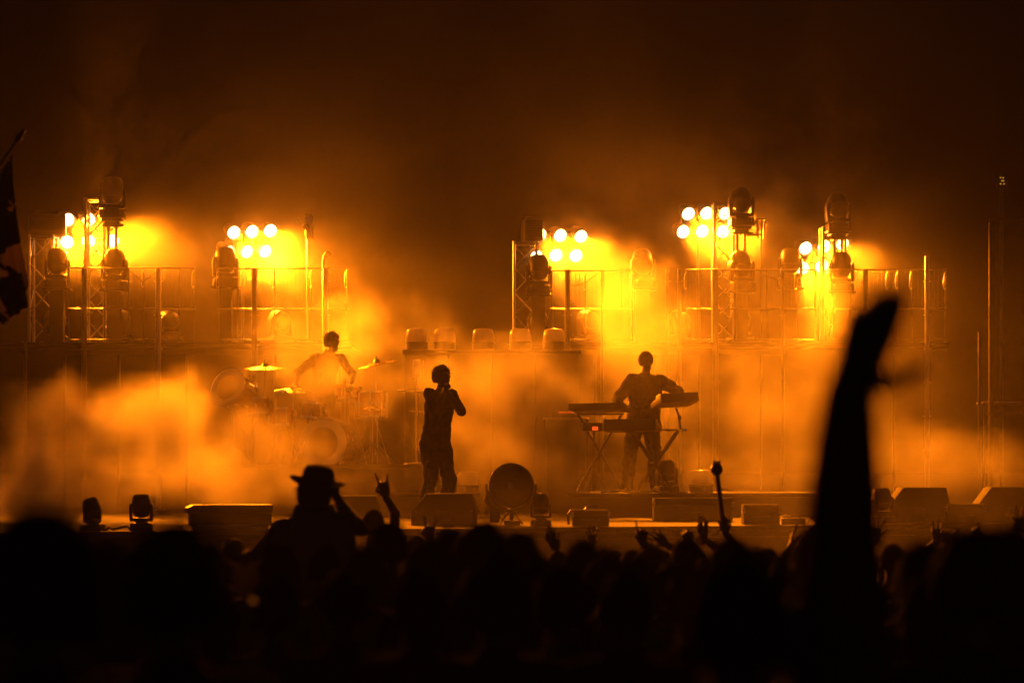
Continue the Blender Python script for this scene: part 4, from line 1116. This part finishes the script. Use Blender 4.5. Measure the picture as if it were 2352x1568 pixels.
N1 = (NR + 1) * (NC + 1)
for side in (0, 1):
    for i in range(NR):
        for j in range(NC):
            a = side * N1 + i * (NC + 1) + j
            fs.append((a, a + 1, a + NC + 2, a + NC + 1))
fm = bpy.data.materials.new('flag_cloth'); fm.use_nodes = True
nt = fm.node_tree; n_ = nt.nodes; l_ = nt.links
tc = n_.new('ShaderNodeTexCoord'); no = n_.new('ShaderNodeTexNoise'); no.inputs['Scale'].default_value = 3.2; no.inputs['Detail'].default_value = 6
no.inputs['Distortion'].default_value = .6
l_.new(tc.outputs['Object'], no.inputs['Vector'])
rp = n_.new('ShaderNodeValToRGB'); rp.color_ramp.interpolation = 'CONSTANT'
rp.color_ramp.elements[0].color = (.012, .011, .012, 1); rp.color_ramp.elements[1].position = .55; rp.color_ramp.elements[1].color = (.5, .42, .34, 1)
l_.new(no.outputs['Fac'], rp.inputs[0])
bs = n_['Principled BSDF']; bs.inputs['Roughness'].default_value = .9
l_.new(rp.outputs[0], bs.inputs['Base Color'])
tr = n_.new('ShaderNodeBsdfTranslucent'); l_.new(rp.outputs[0], tr.inputs[0])
mx = n_.new('ShaderNodeMixShader'); mx.inputs[0].default_value = .5
l_.new(bs.outputs[0], mx.inputs[1]); l_.new(tr.outputs[0], mx.inputs[2])
l_.new(mx.outputs[0], n_['Material Output'].inputs[0])
b = MB(); b.add(vs, fs); b.build('cloth', fm, fl, 0, 70)

# ------------------------------------------------------------------ haze and smoke
def volume_mat(name, density, color, aniso):
    m = bpy.data.materials.new(name); m.use_nodes = True
    n = m.node_tree.nodes; n.remove(n['Principled BSDF'])
    pv = n.new('ShaderNodeVolumePrincipled')
    pv.inputs['Color'].default_value = (*color, 1)
    pv.inputs['Density'].default_value = density
    pv.inputs['Anisotropy'].default_value = aniso
    m.node_tree.links.new(pv.outputs[0], n['Material Output'].inputs['Volume'])
    return m, pv
hm, pv = volume_mat('haze_air', .0012, (.95, .95, .95), .35)
pv.inputs['Density Attribute'].default_value = ''
b = MB(); b.box((0, 20, 5.2), (60, 48, 13.2))
hz = b.build('haze', hm, smooth=0); hz['kind'] = 'stuff'; hz['label'] = 'thin lit haze in the night air around the stage'

SMK = [  # picture centre, distance, radii in metres, strength, noise low, noise high
    ((180, 1010), 30.2, (1.3, .9, .72), 2.3, .37, .62),
    ((330, 950), 30.8, (.9, .8, .5), 1.6, .38, .64),
    ((60, 1130), 29.8, (1.5, 1.0, .45), 1.7, .36, .62),
    ((430, 1090), 30.6, (1.5, 1.0, .5), 1.3, .36, .64),
    ((690, 915), 34.7, (1.6, .6, .65), .38, .41, .62),
    ((740, 800), 36.9, (1.5, .6, .8), .30, .41, .62),
    ((640, 1050), 33.0, (1.8, .8, .55), .70, .44, .62),
    ((855, 760), 37.0, (1.1, .9, .85), .26, .41, .62),
    ((1160, 950), 34.0, (2.0, .6, 1.1), .55, .40, .62),
    ((1200, 1080), 32.6, (4.5, .6, .45), .30, .40, .62),
    ((1500, 790), 36.6, (1.2, 1.0, 1.3), .20, .38, .64),
    ((1760, 960), 35.0, (1.9, .8, 1.2), .18, .38, .64),
    ((1900, 760), 37.0, (.45, .9, 1.1), .22, .38, .64),
    ((1800, 420), 40.0, (1.5, .8, 1.5), .22, .42, .62),
    ((1350, 470), 40.2, (1.2, .7, .9), .12, .42, .62),
    ((600, 470), 40.2, (1.6, .7, .7), .10, .42, .62),
    ((2150, 1060), 31.5, (1.8, 1.3, .45), .14, .38, .64),
    ((1560, 1215), 24.8, (5.5, 2.2, .75), .022, .34, .66),
    ((360, 590), 39.1, (2.4, .9, .7), .10, .36, .64),
    ((640, 590), 39.2, (1.4, .8, .75), .11, .36, .64),
    ((1360, 600), 39.2, (1.2, .8, .95), .10, .36, .64),
    ((1700, 590), 39.3, (1.8, .9, 1.0), .11, .36, .64),
    ((1950, 640), 39.1, (.9, .8, .75), .07, .36, .64),
]
ng = bpy.data.node_groups.new('smoke_field', 'GeometryNodeTree')
ng.interface.new_socket('Geometry', in_out='OUTPUT', socket_type='NodeSocketGeometry')
N = ng.nodes; Lk = ng.links
gout = N.new('NodeGroupOutput')
def nd(t, **k):
    q = N.new(t)
    for a, v in k.items(): setattr(q, a, v)
    return q
def mth(op, a, c=None):
    q = nd('ShaderNodeMath', operation=op)
    for i, v in enumerate((a, c)):
        if v is None: continue
        if isinstance(v, (int, float)): q.inputs[i].default_value = v
        else: Lk.new(v, q.inputs[i])
    return q.outputs[0]
pos = nd('GeometryNodeInputPosition').outputs[0]
def noise(scale, detail, dist, off):
    q = nd('ShaderNodeTexNoise'); q.inputs['Scale'].default_value = scale; q.inputs['Detail'].default_value = detail
    q.inputs['Roughness'].default_value = .58; q.inputs['Distortion'].default_value = dist
    a = nd('ShaderNodeVectorMath', operation='ADD'); Lk.new(pos, a.inputs[0]); a.inputs[1].default_value = off
    Lk.new(a.outputs[0], q.inputs['Vector'])
    return q.outputs['Fac'] if 'Fac' in q.outputs else q.outputs[0]
n_big = mth('ADD', mth('MULTIPLY', noise(.95, 4, .3, (3.1, 7.7, 1.3)), .68), mth('MULTIPLY', noise(2.3, 4, .6, (9.1, 2.7, 5.3)), .32))
def maprange(v, a, c, d=0., e=1., smooth=True):
    q = nd('ShaderNodeMapRange'); q.interpolation_type = 'SMOOTHSTEP' if smooth else 'LINEAR'
    Lk.new(v, q.inputs['Value'])
    for nm, x in (('From Min', a), ('From Max', c), ('To Min', d), ('To Max', e)): q.inputs[nm].default_value = x
    return q.outputs[0]
sx = nd('ShaderNodeSeparateXYZ'); Lk.new(pos, sx.inputs[0])
side = maprange(mth('ABSOLUTE', sx.outputs[0]), 4.6, 6.6, 1.0, .12)
total = mth('MULTIPLY', mth('MULTIPLY', maprange(noise(.35, 5, .8, (1.5, 4.2, 8.8)), .38, .66, .15, 2.4), .0042), mth('MULTIPLY', side, maprange(sx.outputs[1], 27.5, 31.0, .08, 1.0)))
for (px, py), Y, rad, stg, lo, hi in SMK:
    c = P(px, py, Y)
    a = nd('ShaderNodeVectorMath', operation='SUBTRACT'); Lk.new(pos, a.inputs[0]); a.inputs[1].default_value = c
    d = nd('ShaderNodeVectorMath', operation='DIVIDE'); Lk.new(a.outputs[0], d.inputs[0]); d.inputs[1].default_value = rad
    ln = nd('ShaderNodeVectorMath', operation='LENGTH'); Lk.new(d.outputs[0], ln.inputs[0])
    warped = mth('ADD', ln.outputs['Value'], mth('MULTIPLY', mth('SUBTRACT', n_big, .5), -2.6))
    fall = maprange(warped, 1.1, .3)
    total = mth('ADD', total, mth('MULTIPLY', mth('MULTIPLY', fall, maprange(n_big, lo, hi, .08, 1.0)), stg))
sx = nd('ShaderNodeSeparateXYZ'); Lk.new(pos, sx.inputs[0])
VMIN, VMAX = V((-9.5, 22.0, .2)), V((9.5, 42.0, 10.0))
edge = mth('MULTIPLY', maprange(sx.outputs[2], 8.5, 5.6, 0.25, 1.), maprange(sx.outputs[1], 22.1, 23.4))
edge = mth('MULTIPLY', edge, maprange(sx.outputs[1], 41.9, 40.8))
edge = mth('MULTIPLY', edge, mth('MULTIPLY', maprange(sx.outputs[0], -9.4, -8.0), maprange(sx.outputs[0], 9.4, 8.0)))
total = mth('MULTIPLY', total, edge)
vc = nd('GeometryNodeVolumeCube')
Lk.new(total, vc.inputs['Density'])
vc.inputs['Min'].default_value = VMIN; vc.inputs['Max'].default_value = VMAX
VOX = .11
for k, ax in enumerate('XYZ'): vc.inputs['Resolution ' + ax].default_value = int((VMAX[k] - VMIN[k]) / VOX)
smk_m, pv2 = volume_mat('stage_smoke', 1.0, (.96, .96, .96), .45)
sm = nd('GeometryNodeSetMaterial'); sm.inputs['Material'].default_value = smk_m
Lk.new(vc.outputs[0], sm.inputs[0]); Lk.new(sm.outputs[0], gout.inputs[0])
sme = bpy.data.meshes.new('stage_smoke')
so = bpy.data.objects.new('stage_smoke', sme); col.objects.link(so)
sme.materials.append(smk_m)
so['kind'] = 'stuff'; so['label'] = 'billowing orange lit stage smoke drifting between the band and the lights'
md = so.modifiers.new('smoke', 'NODES'); md.node_group = ng

for o in list(bpy.data.objects):
    if '_head' in o: del o['_head']
